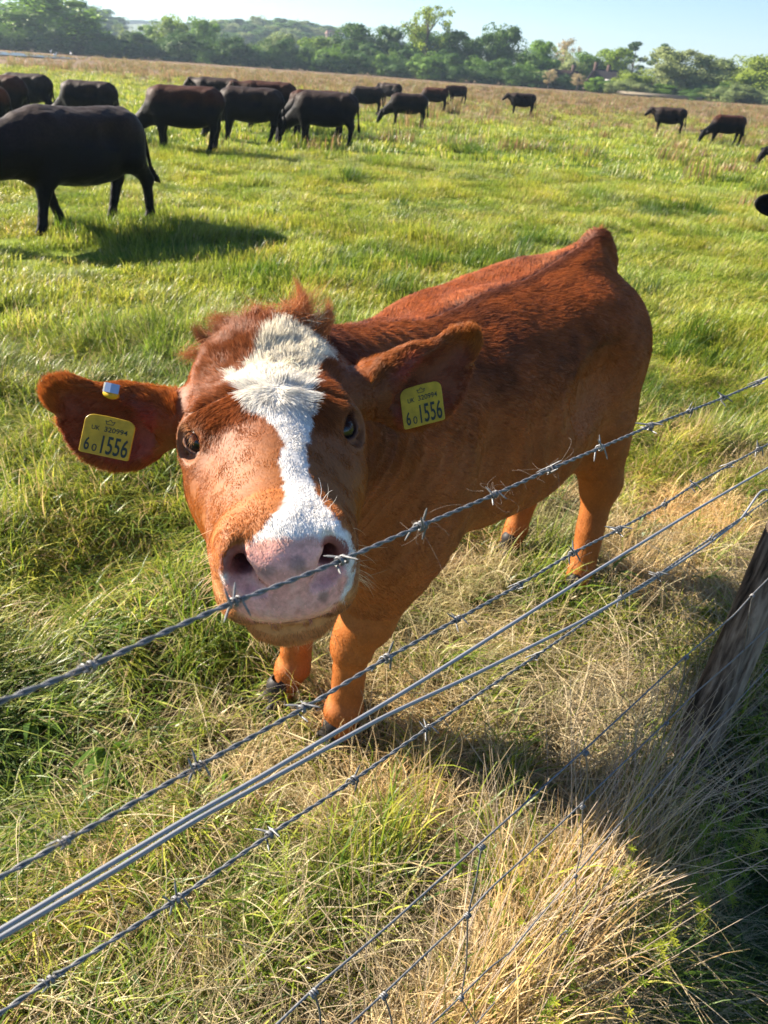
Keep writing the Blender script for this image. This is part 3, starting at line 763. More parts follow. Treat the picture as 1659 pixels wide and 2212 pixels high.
        o2 += [(0.62, 1.09), (0.565, 1.18), (0.545, neck), (0.495, neck), (0.475, 1.18), (0.38, 1.09)] if neck > 1.2 else [(0.60, 1.07), (0.40, 1.07)]
        arc(0.20, 0.86, 0.20, 100, 180, 7)
        n = len(o2); vv, ff = [], []
        rows = [(1.0, -0.0011), (1.0, 0.0006), (0.985, 0.0011), (0.93, 0.0012)]
        cxy = np.array([0.5, 0.5])
        for s_, h in rows:
            for (u, w_) in o2:
                uu, ww = (np.array([u, w_]) - cxy) * s_ + cxy; vv.append(at_(uu, ww, h))
        for r_ in range(3):
            for i in range(n): j = (i + 1) % n; ff.append((r_ * n + i, r_ * n + j, (r_ + 1) * n + j, (r_ + 1) * n + i))
        # front: strips across so that the bow is smooth
        bm = bmesh.new(); vs = [bm.verts.new(x.tolist()) for x in vv]
        for f in ff: bm.faces.new([vs[i] for i in f])
        bm.faces.new(vs[3 * n:]); bm.faces.new(vs[:n][::-1])
        bmesh.ops.triangulate(bm, faces=[f for f in bm.faces if len(f.verts) > 4])
        bmesh.ops.recalc_face_normals(bm, faces=bm.faces)
        me = bpy.data.meshes.new('ear_tag'); bm.to_mesh(me); bm.free(); me.materials.append(m_tag)
        t = link('ear_tag', me, root); t['label'] = label
        # print
        vv, ff = [], []
        def text(s_, u0, v0, u1, v1, wt=0.0):
            cu = bpy.data.curves.new('t', 'FONT'); cu.body = s_; cu.resolution_u = 3; cu.offset = wt
            ob = bpy.data.objects.new('t', cu); C.objects.link(ob)
            dg = bpy.context.evaluated_depsgraph_get(); me = bpy.data.meshes.new_from_object(ob.evaluated_get(dg))
            co = np.zeros(len(me.vertices) * 3); me.vertices.foreach_get('co', co); co = co.reshape(-1, 3)
            mn, mxx = co.min(0), co.max(0); co = (co - mn) / (mxx - mn + 1e-9)
            k0 = len(vv)
            for c_ in co:
                u = u0 + (u1 - u0) * c_[0]; w_ = v0 + (v1 - v0) * c_[1]; vv.append(at_(u, w_, 0.0017))
            for pl in me.polygons: ff.append([k0 + i for i in pl.vertices])
            bpy.data.objects.remove(ob); bpy.data.curves.remove(cu); bpy.data.meshes.remove(me)
        text('UK', 0.165, 0.655, 0.33, 0.775, 0.010); text('320994', 0.42, 0.655, 0.88, 0.79, 0.010)
        text('6', 0.085, 0.09, 0.19, 0.44, 0.012); text('0', 0.245, 0.09, 0.345, 0.29, 0.004)
        text('1556', 0.42, 0.07, 0.95, 0.56, 0.012)
        # little crown
        cr = [(0.44, 0.86), (0.57, 0.86), (0.60, 0.95), (0.555, 0.92), (0.505, 0.985), (0.455, 0.92), (0.41, 0.95), (0.44, 0.86)]
        for (a, b_), (c_, d) in zip(cr[:-1], cr[1:]):
            e = np.array([c_ - a, d - b_]); e /= np.linalg.norm(e); pn = np.array([-e[1], e[0]]) * 0.007; k0 = len(vv)
            for (x, y) in ((a, b_), (c_, d)):
                for sg in (-1, 1): vv.append(at_(x + pn[0] * sg, y + pn[1] * sg, 0.0017))
            ff.append((k0, k0 + 2, k0 + 3, k0 + 1))
        mesh_from('printed_number', np.array(vv), ff, m_ink, False, t)
        return t, at_
    t, at_ = make_tag((169, 975), (277, 998), (186, 895), 0.962, 'yellow ear tag hanging in the outstretched ear on the left', 1.1)
    # metal clip closed round the tag's neck
    b0 = W(244, 840, 0.966) + inv; X_ = norm(W(268, 838, .966) - W(230, 830, .966)); Z_ = norm(W(244, 812, .966) - W(250, 850, .966)); Z_ = norm(Z_ - X_ * (Z_ @ X_)); Y_ = np.cross(Z_, X_)
    vv, ff = [], []
    prof = [(-0.014, -0.010), (-0.015, 0.003), (-0.010, 0.010), (0.0, 0.012), (0.013, 0.010), (0.013, 0.0082), (0.0, 0.0100), (-0.008, 0.0082), (-0.0125, 0.002), (-0.012, -0.010)]
    if Y_ @ (CAM - W(244, 840, 0.966)) < 0: Y_ = -Y_
    for d in (-0.0085, 0.0085):
        for x, z in prof: vv.append(b0 + X_ * x * 0.82 + Y_ * z * 0.7 + Z_ * d * 0.72)
    n = len(prof)
    for i in range(n): j = (i + 1) % n; ff.append((i, j, n + j, n + i))
    ff.append(tuple(range(n))); ff.append(tuple(range(2 * n - 1, n - 1, -1)))
    mesh_from('metal_clip', np.array(vv), ff, m_met, False, root)
    vv, ff = [], []; n = 14; bc = W(240, 852, 0.966) + inv
    for h_ in (-0.004, 0.004):
        for i in range(n): a_ = 2 * math.pi * i / n; vv.append(bc + X_ * 0.010 * math.cos(a_) + Z_ * 0.006 * math.sin(a_) + Y_ * h_)
    for i in range(n): j = (i + 1) % n; ff.append((i, j, n + j, n + i))
    ff.append(tuple(range(n - 1, -1, -1))); ff.append(tuple(range(n, 2 * n)))
    mesh_from('tag_button', np.array(vv), ff, m_tag, True, root)
    make_tag((873, 930), (962, 907), (863, 848), 1.095, 'yellow ear tag in the ear nearest the wire', 1.1)
    return root
# ------------------------------------------------------------------ ground, grass
def gz(x, y):
    x = np.asarray(x, float); y = np.asarray(y, float); r = np.hypot(x, y)
    P = np.stack([x.ravel(), y.ravel(), np.zeros(x.size)], 1)
    a = 0.018 * pnoise(P, 0.45, 50).reshape(x.shape) + 0.012 * pnoise(P, 0.17, 51).reshape(x.shape)
    b = 0.07 * pnoise(P, 1.6, 52).reshape(x.shape) * smstep(5, 9, r) + 0.12 * pnoise(P, 14.0, 53).reshape(x.shape) * smstep(20, 40, r)
    d = (x - POST[0]) * FN[0] + (y - POST[1]) * FN[1]
    shade_dip = -0.50 * smstep(-0.06, -0.60, d)  # dip added beside the fence so that its bank shades the verge
    return (a + b) * smstep(200, 150, r) + shade_dip * smstep(12, 6, r)
# fence line
FD = np.array([math.sin(math.radians(43.2)), math.cos(math.radians(43.2)), 0.0]); FN = np.array([-FD[1], FD[0], 0])   # FN points to the field
POST = ground(1500, 1712)
def fence_d(P): return (P - POST) @ FN
def fence_pt(px, py):
    d = ray(px, py); t = ((POST - CAM) @ FN) / (d @ FN); return CAM + t * d

def build_ground():
    def axis(fine, st, far):
        a = [0.0]; s_ = st
        while a[-1] < far:
            if a[-1] > fine: s_ *= 1.12
            a.append(a[-1] + s_)
        return np.array(a)
    ax = axis(5, 0.06, 3500); xs = np.concatenate([-ax[:0:-1], ax]); ay = axis(7, 0.06, 3500); ys = np.concatenate([-axis(1, 0.1, 400)[:0:-1], ay])
    X, Y = np.meshgrid(xs, ys, indexing='ij'); Z = gz(X, Y)
    v = np.stack([X, Y, Z], -1).reshape(-1, 3); nx, ny = X.shape
    i = np.arange(nx - 1)[:, None] * ny + np.arange(ny - 1)[None, :]
    q = np.stack([i, i + ny, i + ny + 1, i + 1], -1).reshape(-1, 4)
    m, nt, out = mat_new('meadow_soil')
    geo = N(nt, 'ShaderNodeNewGeometry'); pos = geo.outputs['Position']
    nA = noise_tex(nt, 0.35, 5, 0.6, pos); nB = noise_tex(nt, 9, 5, 0.7, pos); nC = noise_tex(nt, 0.09, 4, 0.6, pos)
    ca = ramp(nt, [(0.3, (0.075, 0.12, 0.014)), (0.5, (0.15, 0.21, 0.022)), (0.7, (0.22, 0.28, 0.035))]); nt.links.new(nA.outputs[0], ca.inputs[0])
    cb = ramp(nt, [(0.3, (0.55, 0.55, 0.5)), (0.7, (1.2, 1.2, 1.1))]); nt.links.new(nB.outputs[0], cb.inputs[0])
    c = mixc(nt, 1.0, ca.outputs[0], cb.outputs[0], 'MULTIPLY')
    # brown rushy zone far out: more and nearer to the right
    sp = N(nt, 'ShaderNodeSeparateXYZ'); nt.links.new(pos, sp.inputs[0])
    ma = N(nt, 'ShaderNodeMath', operation='MULTIPLY_ADD'); nt.links.new(sp.outputs[0], ma.inputs[0]); ma.inputs[1].default_value = 0.30; nt.links.new(sp.outputs[1], ma.inputs[2])
    mb = N(nt, 'ShaderNodeMath', operation='MULTIPLY_ADD'); nt.links.new(nC.outputs[0], mb.inputs[0]); mb.inputs[1].default_value = 34.0; nt.links.new(ma.outputs[0], mb.inputs[2])
    mr = N(nt, 'ShaderNodeMapRange'); mr.inputs[1].default_value = 48; mr.inputs[2].default_value = 62; nt.links.new(mb.outputs[0], mr.inputs[0])
    nD = noise_tex(nt, 0.5, 4, 0.7, pos); cd = ramp(nt, [(0.35, (0.11, 0.075, 0.042)), (0.6, (0.20, 0.14, 0.085)), (0.75, (0.14, 0.13, 0.05))]); nt.links.new(nD.outputs[0], cd.inputs[0])
    c = mixc(nt, mr.outputs[0], c, cd.outputs[0])
    # soil under the grass close by
    ln = N(nt, 'ShaderNodeVectorMath', operation='LENGTH'); nt.links.new(pos, ln.inputs[0])
    m2 = N(nt, 'ShaderNodeMapRange'); m2.inputs[1].default_value = 7; m2.inputs[2].default_value = 3; nt.links.new(ln.outputs['Value'], m2.inputs[0])
    soil = mixc(nt, nB.outputs[0], (0.030, 0.026, 0.012), (0.11, 0.085, 0.045))
    c = mixc(nt, m2.outputs[0], c, soil)
    p = N(nt, 'ShaderNodeBsdfPrincipled'); nt.links.new(c, p.inputs['Base Color']); p.inputs['Roughness'].default_value = 0.9; p.inputs['Specular IOR Level'].default_value = 0.1
    bp = N(nt, 'ShaderNodeBump'); bp.inputs['Strength'].default_value = 0.8; bp.inputs['Distance'].default_value = 0.06; nt.links.new(nB.outputs[0], bp.inputs['Height']); nt.links.new(bp.outputs[0], p.inputs['Normal'])
    nt.links.new(p.outputs[0], out.inputs[0])
    o = mesh_from('ground', v, q, m, True); o['kind'] = 'structure'
    return o

def grass_mat(name):
    m, nt, out = mat_new(name)
    at = N(nt, 'ShaderNodeAttribute', attribute_name='col'); oi = N(nt, 'ShaderNodeObjectInfo')
    geo = N(nt, 'ShaderNodeNewGeometry'); nz = noise_tex(nt, 1.1, 3, 0.6, geo.outputs['Position'])
    rp = ramp(nt, [(0.32, (0.78, 0.98, 0.70)), (0.50, (1.30, 1.26, 1.1)), (0.70, (1.75, 1.45, 1.1))]); nt.links.new(nz.outputs[0], rp.inputs[0])
    c = mixc(nt, 1.0, at.outputs['Color'], rp.outputs[0], 'MULTIPLY')
    hv = N(nt, 'ShaderNodeHueSaturation'); nt.links.new(c, hv.inputs['Color'])
    mr = N(nt, 'ShaderNodeMapRange'); mr.inputs[3].default_value = 0.75; mr.inputs[4].default_value = 1.3; nt.links.new(oi.outputs['Random'], mr.inputs[0]); nt.links.new(mr.outputs[0], hv.inputs['Value'])
    p = N(nt, 'ShaderNodeBsdfPrincipled'); nt.links.new(hv.outputs[0], p.inputs['Base Color']); p.inputs['Roughness'].default_value = 0.42; p.inputs['Specular IOR Level'].default_value = 0.4
    t = N(nt, 'ShaderNodeBsdfTranslucent'); nt.links.new(hv.outputs[0], t.inputs[0])
    mx = N(nt, 'ShaderNodeMixShader'); mx.inputs[0].default_value = 0.45
    nt.links.new(p.outputs[0], mx.inputs[1]); nt.links.new(t.outputs[0], mx.inputs[2]); nt.links.new(mx.outputs[0], out.inputs[0])
    return m
m_grass = grass_mat('grass_blades')

GREENS = [(0.105, 0.175, 0.018), (0.180, 0.245, 0.026), (0.255, 0.300, 0.036), (0.055, 0.105, 0.014), (0.31, 0.33, 0.065)]
STRAWS = [(0.46, 0.37, 0.22), (0.58, 0.48, 0.31), (0.36, 0.27, 0.15), (0.27, 0.22, 0.11), (0.50, 0.44, 0.27)]
BROWNS = [(0.22, 0.135, 0.085), (0.28, 0.175, 0.115), (0.13, 0.09, 0.05), (0.15, 0.13, 0.05)]
def clump(name, n, rad, h, w, pal, lean=0.5, seed=0, segs=4, mixin=None, mixp=0.0, curve=1.0):
    rg = np.random.default_rng(seed); V, Fc, Cc = [], [], []
    for _ in range(n):
        a = rg.uniform(0, 6.283); r = rad * math.sqrt(rg.random()); bx, by = r * math.cos(a), r * math.sin(a)
        hh = h * rg.uniform(0.45, 1.15); ww = w * rg.uniform(0.6, 1.3)
        da = rg.normal(0, 0.55) if rg.random() < 0.72 else rg.uniform(0, 6.28)
        ln = lean * rg.uniform(0.2, 1.5); dx, dy = math.cos(da), math.sin(da)
        pal_ = mixin if (mixin and rg.random() < mixp) else pal
        c = np.array(pal_[rg.integers(len(pal_))]) * rg.uniform(0.8, 1.2)
        tw = rg.uniform(-1.2, 1.2); sx, sy = -dy * math.cos(tw) - dx * math.sin(tw) * 0.6, dx * math.cos(tw) - dy * math.sin(tw) * 0.6
        k0 = len(V); ang = 0.15 * ln; x, y, z = bx, by, -0.01; st = hh / segs
        for s in range(segs + 1):
            f = s / segs; wd = ww * (1 - f ** 1.6) * 0.5
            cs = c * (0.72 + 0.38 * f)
            if s < segs:
                V += [(x - sx * wd, y - sy * wd, z), (x + sx * wd, y + sy * wd, z)]; Cc += [cs, cs]
            else:
                V.append((x, y, z)); Cc.append(cs)
            x += dx * st * math.sin(ang); y += dy * st * math.sin(ang); z += st * math.cos(ang)
            ang = min(ang + ln * curve * (0.6 + 0.5 * f), 2.1)
            if z < 0.01: z = 0.01
        for s in range(segs - 1): a0 = k0 + 2 * s; Fc.append((a0, a0 + 1, a0 + 3, a0 + 2))
        a0 = k0 + 2 * (segs - 1); Fc.append((a0, a0 + 1, a0 + 2))
    me = bpy.data.meshes.new(name); me.from_pydata([tuple(map(float, v)) for v in V], [], Fc)
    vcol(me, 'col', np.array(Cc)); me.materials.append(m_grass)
    me.polygons.foreach_set('use_smooth', np.ones(len(me.polygons), bool))
    return bpy.data.objects.new(name, me)
def coll(name, obs):
    c = bpy.data.collections.new(name)
    for o in obs: c.objects.link(o)
    return c
def scatter(name, P, rot, scl, idx, colln, mat=None, label=None):
    me = bpy.data.meshes.new(name); n = len(P); me.vertices.add(n); me.vertices.foreach_set('co', P.astype(np.float32).ravel())
    a = me.attributes.new('rot', 'FLOAT_VECTOR', 'POINT'); a.data.foreach_set('vector', rot.astype(np.float32).ravel())
    a = me.attributes.new('scl', 'FLOAT_VECTOR', 'POINT'); a.data.foreach_set('vector', scl.astype(np.float32).ravel())
    a = me.attributes.new('idx', 'INT', 'POINT'); a.data.foreach_set('value', idx.astype(np.int32))
    o = link(name, me); o['kind'] = 'stuff'
    if label: o['label'] = label
    ng = bpy.data.node_groups.new(name, 'GeometryNodeTree')
    ng.interface.new_socket('Geometry', in_out='INPUT', socket_type='NodeSocketGeometry'); ng.interface.new_socket('Geometry', in_out='OUTPUT', socket_type='NodeSocketGeometry')
    gi = ng.nodes.new('NodeGroupInput'); go = ng.nodes.new('NodeGroupOutput'); iop = ng.nodes.new('GeometryNodeInstanceOnPoints'); ci = ng.nodes.new('GeometryNodeCollectionInfo')
    ci.inputs['Collection'].default_value = colln; ci.inputs['Separate Children'].default_value = True; ci.inputs['Reset Children'].default_value = True
    def na(nm, t): x = ng.nodes.new('GeometryNodeInputNamedAttribute'); x.data_type = t; x.inputs['Name'].default_value = nm; return x
    ar, as_, ai = na('rot', 'FLOAT_VECTOR'), na('scl', 'FLOAT_VECTOR'), na('idx', 'INT')
    er = ng.nodes.new('FunctionNodeEulerToRotation'); L_ = ng.links
    L_.new(ar.outputs['Attribute'], er.inputs[0]); L_.new(er.outputs[0], iop.inputs['Rotation'])
    L_.new(as_.outputs['Attribute'], iop.inputs['Scale']); L_.new(ai.outputs['Attribute'], iop.inputs['Instance Index'])
    iop.inputs['Pick Instance'].default_value = True
    L_.new(gi.outputs[0], iop.inputs['Points']); L_.new(ci.outputs[0], iop.inputs['Instance']); L_.new(iop.outputs[0], go.inputs[0])
    md = o.modifiers.new('instances', 'NODES'); md.node_group = ng
    return o
def region(r0, r1, dens, rg, margin=1.25):
    """random points on the ground inside the view wedge (widened), ring r0..r1"""
    A = 0.5 * (r1 ** 2 - r0 ** 2) * 2 * margin * 0.62
    n = int(A * dens); a = rg.uniform(-0.62 * margin, 0.62 * margin, n) + 0.0; r = np.sqrt(rg.uniform(r0 ** 2, r1 ** 2, n))
    P = np.stack([r * np.sin(a), r * np.cos(a), np.zeros(n)], 1)
    return P
def straw_factor(P):
    d = fence_d(P); n = pnoise(P, 0.55, 60) + 0.5 * pnoise(P, 0.2, 61)
    f = smstep(1.12, 0.52, d + 0.45 * n) * smstep(-0.35, 0.05, d)
    cowz = np.exp(-((P[:, 0] - 0.15) ** 2 + (P[:, 1] - 1.65) ** 2) / 0.55)
    trk = np.exp(-((P[:, 0] - 1.3) ** 2 + (P[:, 1] - 2.75) ** 2) / 0.9)
    g = smstep(0.12, 0.6, pnoise(P + 7.3, 0.36, 63) + 0.4 * pnoise(P, 0.15, 64))
    return np.clip((np.maximum(f, np.maximum(cowz, trk) * 0.9) + 0.22 * n) * (1 - 0.8 * g), 0, 1)
def place(P, rg, hmin=0.75, hmax=1.3, patch=0.55, cell=0.42):
    P = P.copy(); P[:, 2] = gz(P[:, 0], P[:, 1]); n = len(P); Q = P * [1, 1, 0]
    fl = pnoise(Q, 0.55, 70) * 2.0 - 0.6
    rot = np.stack([rg.normal(0, 0.08, n), rg.normal(0, 0.08, n), fl + rg.normal(0, 0.45, n)], 1)
    t = pnoise(Q, cell, 71)
    h = (1 + patch * 1.5 * t + 0.35 * pnoise(Q, 0.16, 72)) * rg.uniform(hmin, hmax, n)
    s = np.stack([rg.uniform(0.85, 1.25, n)] * 3, 1); s[:, 2] *= np.clip(h, 0.22, 2.0)
    return P, rot, s
def build_grass():
    rg = np.random.default_rng(21)
    G = [clump('green_tuft', 46, 0.06, 0.24, 0.0060, GREENS, 0.55, 100 + i, 6, STRAWS, 0.12) for i in range(8)]
    S = [clump('straw_tuft', 50, 0.070, 0.22, 0.0034, STRAWS, 0.9, 200 + i, 6, GREENS, 0.12) for i in range(8)]
    cG, cS = coll('green_tufts', G), coll('straw_tufts', S)
    # near field
    P = region(0.3, 5.2, 230, rg, 1.5); P = P[P[:, 1] > -0.2]
    extra = np.stack([rg.uniform(-1.6, 1.9, 2200), rg.uniform(-0.1, 1.2, 2200), np.zeros(2200)], 1); P = np.concatenate([P, extra])
    sf = straw_factor(P); is_s = rg.random(len(P)) < np.clip(sf * 1.6, 0, 0.95); d = fence_d(P)
    hoof = np.zeros(len(P), bool)
    for (a, s) in ((-0.20, 0.06), (-0.21, -0.16), (0.90, 0.215), (0.96, -0.105)):
        c = BM((a, s, 0)); hoof |= (np.hypot(P[:, 0] - c[0], P[:, 1] - c[1]) < 0.035)
    pc = POST - FN * 0.05 + FD * 0.02; hoof |= np.hypot(P[:, 0] - pc[0], P[:, 1] - pc[1]) < 0.13
    P0_, is0 = P[~hoof], is_s[~hoof]
    Pg, R, Sc = place(P0_[~is0], rg); 
    Sc[:, 2] *= 0.66
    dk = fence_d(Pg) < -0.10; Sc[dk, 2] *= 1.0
    vg = [clump('verge_tuft', 52, 0.06, 0.22, 0.0042, [(0.035, 0.075, 0.012), (0.05, 0.10, 0.016), (0.03, 0.06, 0.014)], 0.7, 250 + i, 5, STRAWS, 0.05) for i in range(5)]  # darker greens put the shade of the verge into the blade colour
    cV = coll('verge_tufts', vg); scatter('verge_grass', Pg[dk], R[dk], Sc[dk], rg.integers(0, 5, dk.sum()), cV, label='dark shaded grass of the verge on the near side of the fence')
    Pg, R, Sc = Pg[~dk], R[~dk], Sc[~dk]
    scatter('meadow_grass', Pg, R, Sc, rg.integers(0, 8, len(Pg)), cG, label='bright green tussocky meadow grass round the heifer')
    Ps, R, Sc = place(P0_[is0], rg); Sc[:, 2] *= np.where(np.abs(fence_d(Ps) - 0.05) < 0.3, 0.52, 0.66); R[:, 2] += rg.uniform(-2, 2, len(Ps))
    near_f = np.abs(fence_d(Ps) - 0.1) < 0.34
    Sg = [clump('grey_straw_tuft', 50, 0.070, 0.22, 0.0032, [(0.38, 0.33, 0.25), (0.48, 0.43, 0.33), (0.27, 0.23, 0.17), (0.42, 0.35, 0.24)], 0.95, 270 + i, 6, GREENS, 0.14) for i in range(5)]
    cSg = coll('grey_straw_tufts', Sg); scatter('matted_dead_grass', Ps[near_f], R[near_f], Sc[near_f], rg.integers(0, 5, near_f.sum()), cSg, label='greyish dead grass matted right under the netting')
    Ps, R, Sc = Ps[~near_f], R[~near_f], Sc[~near_f]
    scatter('dry_grass', Ps, R, Sc, rg.integers(0, 8, len(Ps)), cS, label='dry straw coloured grass lying along the wire fence')
    Wd = [clump('weed', 9, 0.02, 0.15, 0.026, [(0.06, 0.12, 0.016), (0.085, 0.15, 0.02)], 1.0, 600 + i, 5) for i in range(4)]
    cW = coll('weeds', Wd); P = np.stack([rg.uniform(-1.5, 2.2, 110), rg.uniform(0.2, 3.2, 110), np.zeros(110)], 1); P = P[fence_d(P) > -0.2]; P, R, Sc = place(P, rg)
    scatter('broad_leaved_weeds', P, R, Sc, rg.integers(0, 4, len(P)), cW, label='broad leaved weeds dotted among the grass by the fence')
    # middle distance
    M = [clump('mid_tuft', 70, 0.15, 0.16, 0.0075, GREENS[1:3] + GREENS[4:] + GREENS[2:], 0.6, 300 + i, 4, STRAWS, 0.04) for i in range(6)]
    cM = coll('mid_tufts', M)
    P = region(4.8, 17, 54, rg, 1.35); P, R, Sc = place(P, rg, 0.7, 1.25, 0.6, 0.7); Sc[:, 2] *= 0.66
    scatter('field_grass', P, R, Sc, rg.integers(0, 6, len(P)), cM, label='sunlit green pasture grass across the middle of the field')
    D_ = [clump('dark_tuft', 70, 0.13, 0.26, 0.008, GREENS[:1] + GREENS[3:4] + [(0.04, 0.085, 0.014)], 0.45, 350 + i, 4) for i in range(4)]
    cD = coll('dark_tufts', D_); P = region(1.6, 26, 14, rg, 1.3); t_ = pnoise(P, 1.1, 90) + 0.5 * pnoise(P, 0.4, 91)
    P = P[(t_ > 0.62) & (fence_d(P) > 0.9)]; P, R, Sc = place(P, rg, 0.6, 1.1, 0.3); Sc[:, 2] *= 0.85
    scatter('dark_tussocks', P, R, Sc, rg.integers(0, 4, len(P)), cD, label='darker green tussocks dotted through the bright pasture')
    Fm = [clump('far_tuft', 60, 0.40, 0.20, 0.020, GREENS[1:] + GREENS[2:], 0.5, 400 + i, 3, STRAWS, 0.05) for i in range(5)]
    cF = coll('far_tufts', Fm)
    P = region(16, 62, 4.2, rg, 1.25); P, R, Sc = place(P, rg, 0.6, 1.2, 0.5); Sc[:, 2] *= 0.75
    brown = smstep(44, 62, P[:, 1] + 0.30 * P[:, 0] + 15 * pnoise(P * [1, 1, 0], 9, 80) + 10)
    k = rg.random(len(P)) > brown * 0.7
    scatter('distant_grass', P[k], R[k], Sc[k], rg.integers(0, 5, k.sum()), cF, label='pale green grass of the distant pasture')
    # brown rush tussocks
    Rm = [clump('rush_tuft', 46, 0.30, 0.50, 0.022, BROWNS, 0.35, 500 + i, 3, GREENS[3:4] + GREENS[:1], 0.2, 0.8) for i in range(5)]
    cR = coll('rush_tufts', Rm)
    P = region(11, 125, 1.0, rg, 1.2)
    n1 = pnoise(P, 3.2, 81) + 0.6 * pnoise(P, 1.1, 82); far = smstep(44, 66, P[:, 1] + 0.30 * P[:, 0] + 12 * pnoise(P, 9, 80) + 12)
    k = (rg.random(len(P)) < far * 0.9) | ((n1 > 0.55 - 0.35 * smstep(3, 12, P[:, 0]) - 0.45 * smstep(14, 18, P[:, 1]) * smstep(31, 25, P[:, 1]) * smstep(-5, 0, P[:, 0])) & (P[:, 1] > 13) & (P[:, 1] < 60) & (P[:, 0] > -6))
    k &= ~((P[:, 1] > 62) & (np.arctan2(P[:, 0], P[:, 1]) < -0.35) & (rg.random(len(P)) < 0.75))
    P = P[k]; P, R, Sc = place(P, rg, 0.6, 1.2, 0.4)
    scatter('rushes', P, R, Sc * np.array([1.0, 1.0, 0.68]), rg.integers(0, 5, len(P)), cR, label='brown tufts of rush and dead sedge in the far field')
    nF = 170; t = rg.uniform(-2.2, -0.22, nF); dd = rg.normal(0.03, 0.05, nF); P = POST[None] + FD[None] * t[:, None] + FN[None] * dd[:, None]; P, R, Sc = place(P, rg, 0.9, 1.5, 0.2); Sc[:, 2] *= 1.25
    scatter('fence_foot_grass', P, R, Sc, rg.integers(0, 8, nF), cS, label='taller dead grass standing in the line of the netting')
    # long loose straws along the fence and stems leaning through the netting
    Ks, cs, rs = [], [], []
    n = 5200
    for i in range(n):
        t = rg.uniform(-2.6, 1.3); dd = abs(rg.normal(0.0, 0.42)) + 0.02 if rg.random() < 0.85 else -rg.uniform(0, 0.12)
        b = POST + FD * t + FN * dd; b = b.copy(); b[2] = 0.01 + abs(rg.normal(0, 0.03))
        a = rg.uniform(0, 6.283); L_ = rg.uniform(0.10, 0.34); el = abs(rg.normal(0.25, 0.35))
        dv = np.array([math.cos(a) * math.cos(el), math.sin(a) * math.cos(el), math.sin(el)])
        m_ = b + dv * L_ * 0.5 + np.array([0, 0, 0.03]); e = b + dv * L_ + rg.normal(0, 0.03, 3); e[2] = max(e[2] - 0.05, 0.02)
        f = np.linspace(0, 1, 5)[:, None]; Ks.append((1 - f) ** 2 * b + 2 * f * (1 - f) * m_ + f * f * e)
        cs.append(np.array(STRAWS[rg.integers(5)]) * rg.uniform(0.7, 1.15)); rs.append(rg.uniform(0.0006, 0.0013))
    m_straw = strand_mat('straw', 0.6, 0.2)
    o = add_strands('loose_straw', np.array(Ks), np.array(rs), np.array(cs), m_straw, None, 0.5); o['kind'] = 'stuff'; o['label'] = 'loose pale straws tangled along the foot of the fence'
    Ks, cs, rs = [], [], []
    for i in range(160):
        t = rg.normal(-0.50, 0.36); b = POST + FD * t + FN * rg.normal(0.05, 0.06); b = b.copy(); b[2] = 0.0
        L_ = rg.uniform(0.30, 0.62); dv = FD * rg.uniform(0.1, 1.0) - FN * rg.normal(0.05, 0.25) + np.array([0, 0, rg.uniform(0.25, 1.0)]); dv = dv / np.linalg.norm(dv)
        e = b + dv * L_; m_ = b + (e - b) * 0.5 + np.array([0, 0, rg.uniform(0.0, 0.06)])
        f = np.linspace(0, 1, 5)[:, None]; Ks.append((1 - f) ** 2 * b + 2 * f * (1 - f) * m_ + f * f * e)
        cs.append(np.array([0.50, 0.40, 0.30]) * rg.uniform(0.6, 1.1)); rs.append(rg.uniform(0.0006, 0.0011))
    for i in range(420):      # upright wiry stems elsewhere
        t = rg.uniform(-2.3, 0.9); b = POST + FD * t + FN * abs(rg.normal(0.12, 0.25)); b = b.copy(); b[2] = 0
        e = b + np.array([rg.normal(0, 0.10), rg.normal(0, 0.10), rg.uniform(0.22, 0.46)]); m_ = b * 0.5 + e * 0.5 + rg.normal(0, 0.03, 3)
        f = np.linspace(0, 1, 5)[:, None]; Ks.append((1 - f) ** 2 * b + 2 * f * (1 - f) * m_ + f * f * e)
        cs.append(np.array([0.42, 0.33, 0.20]) * rg.uniform(0.6, 1.1)); rs.append(rg.uniform(0.0005, 0.0010))
    o = add_strands('dead_stems', np.array(Ks), np.array(rs), np.array(cs), m_straw, None, 0.5); o['kind'] = 'stuff'; o['label'] = 'greyish dead stems leaning through the wire netting by the post'
    # cleavers with whorls of little leaves
    vv, ff, cc = [], [], []
    for i in range(60):
        t = rg.uniform(-1.1, 0.0); b = POST + FD * t - FN * rg.uniform(-0.02, 0.22); b = b.copy(); b[2] = 0.0
        e = b + np.array([rg.normal(0, 0.07), rg.normal(0, 0.07), rg.uniform(0.10, 0.26)]); c = np.array(GREENS[rg.integers(3)]) * 1.1
        for k in range(6):
            q = b + (e - b) * (0.3 + 0.14 * k)
            for j in range(7):
                a = j * 0.9 + k; d = np.array([math.cos(a), math.sin(a), 0.25]); s_ = np.array([-d[1], d[0], 0]) * 0.0016; l = 0.016 * (1.1 - 0.08 * k)
                k0 = len(vv); vv += [q - s_ * 0.4, q + s_ * 0.4, q + d * l * 0.6 + s_, q + d * l, q + d * l * 0.6 - s_]; ff.append((k0, k0 + 1, k0 + 2, k0 + 3, k0 + 4)); cc += [c] * 5
        s_ = np.array([0.0008, 0, 0]); k0 = len(vv); vv += [b - s_, b + s_, e + s_ * 0.5, e - s_ * 0.5]; ff.append((k0, k0 + 1, k0 + 2, k0 + 3)); cc += [c] * 4
    o = mesh_from('cleavers', np.array(vv), ff, m_grass, False); vcol(o.data, 'col', np.array(cc)); o['kind'] = 'stuff'; o['label'] = 'small whorled cleavers growing in the shade under the netting'

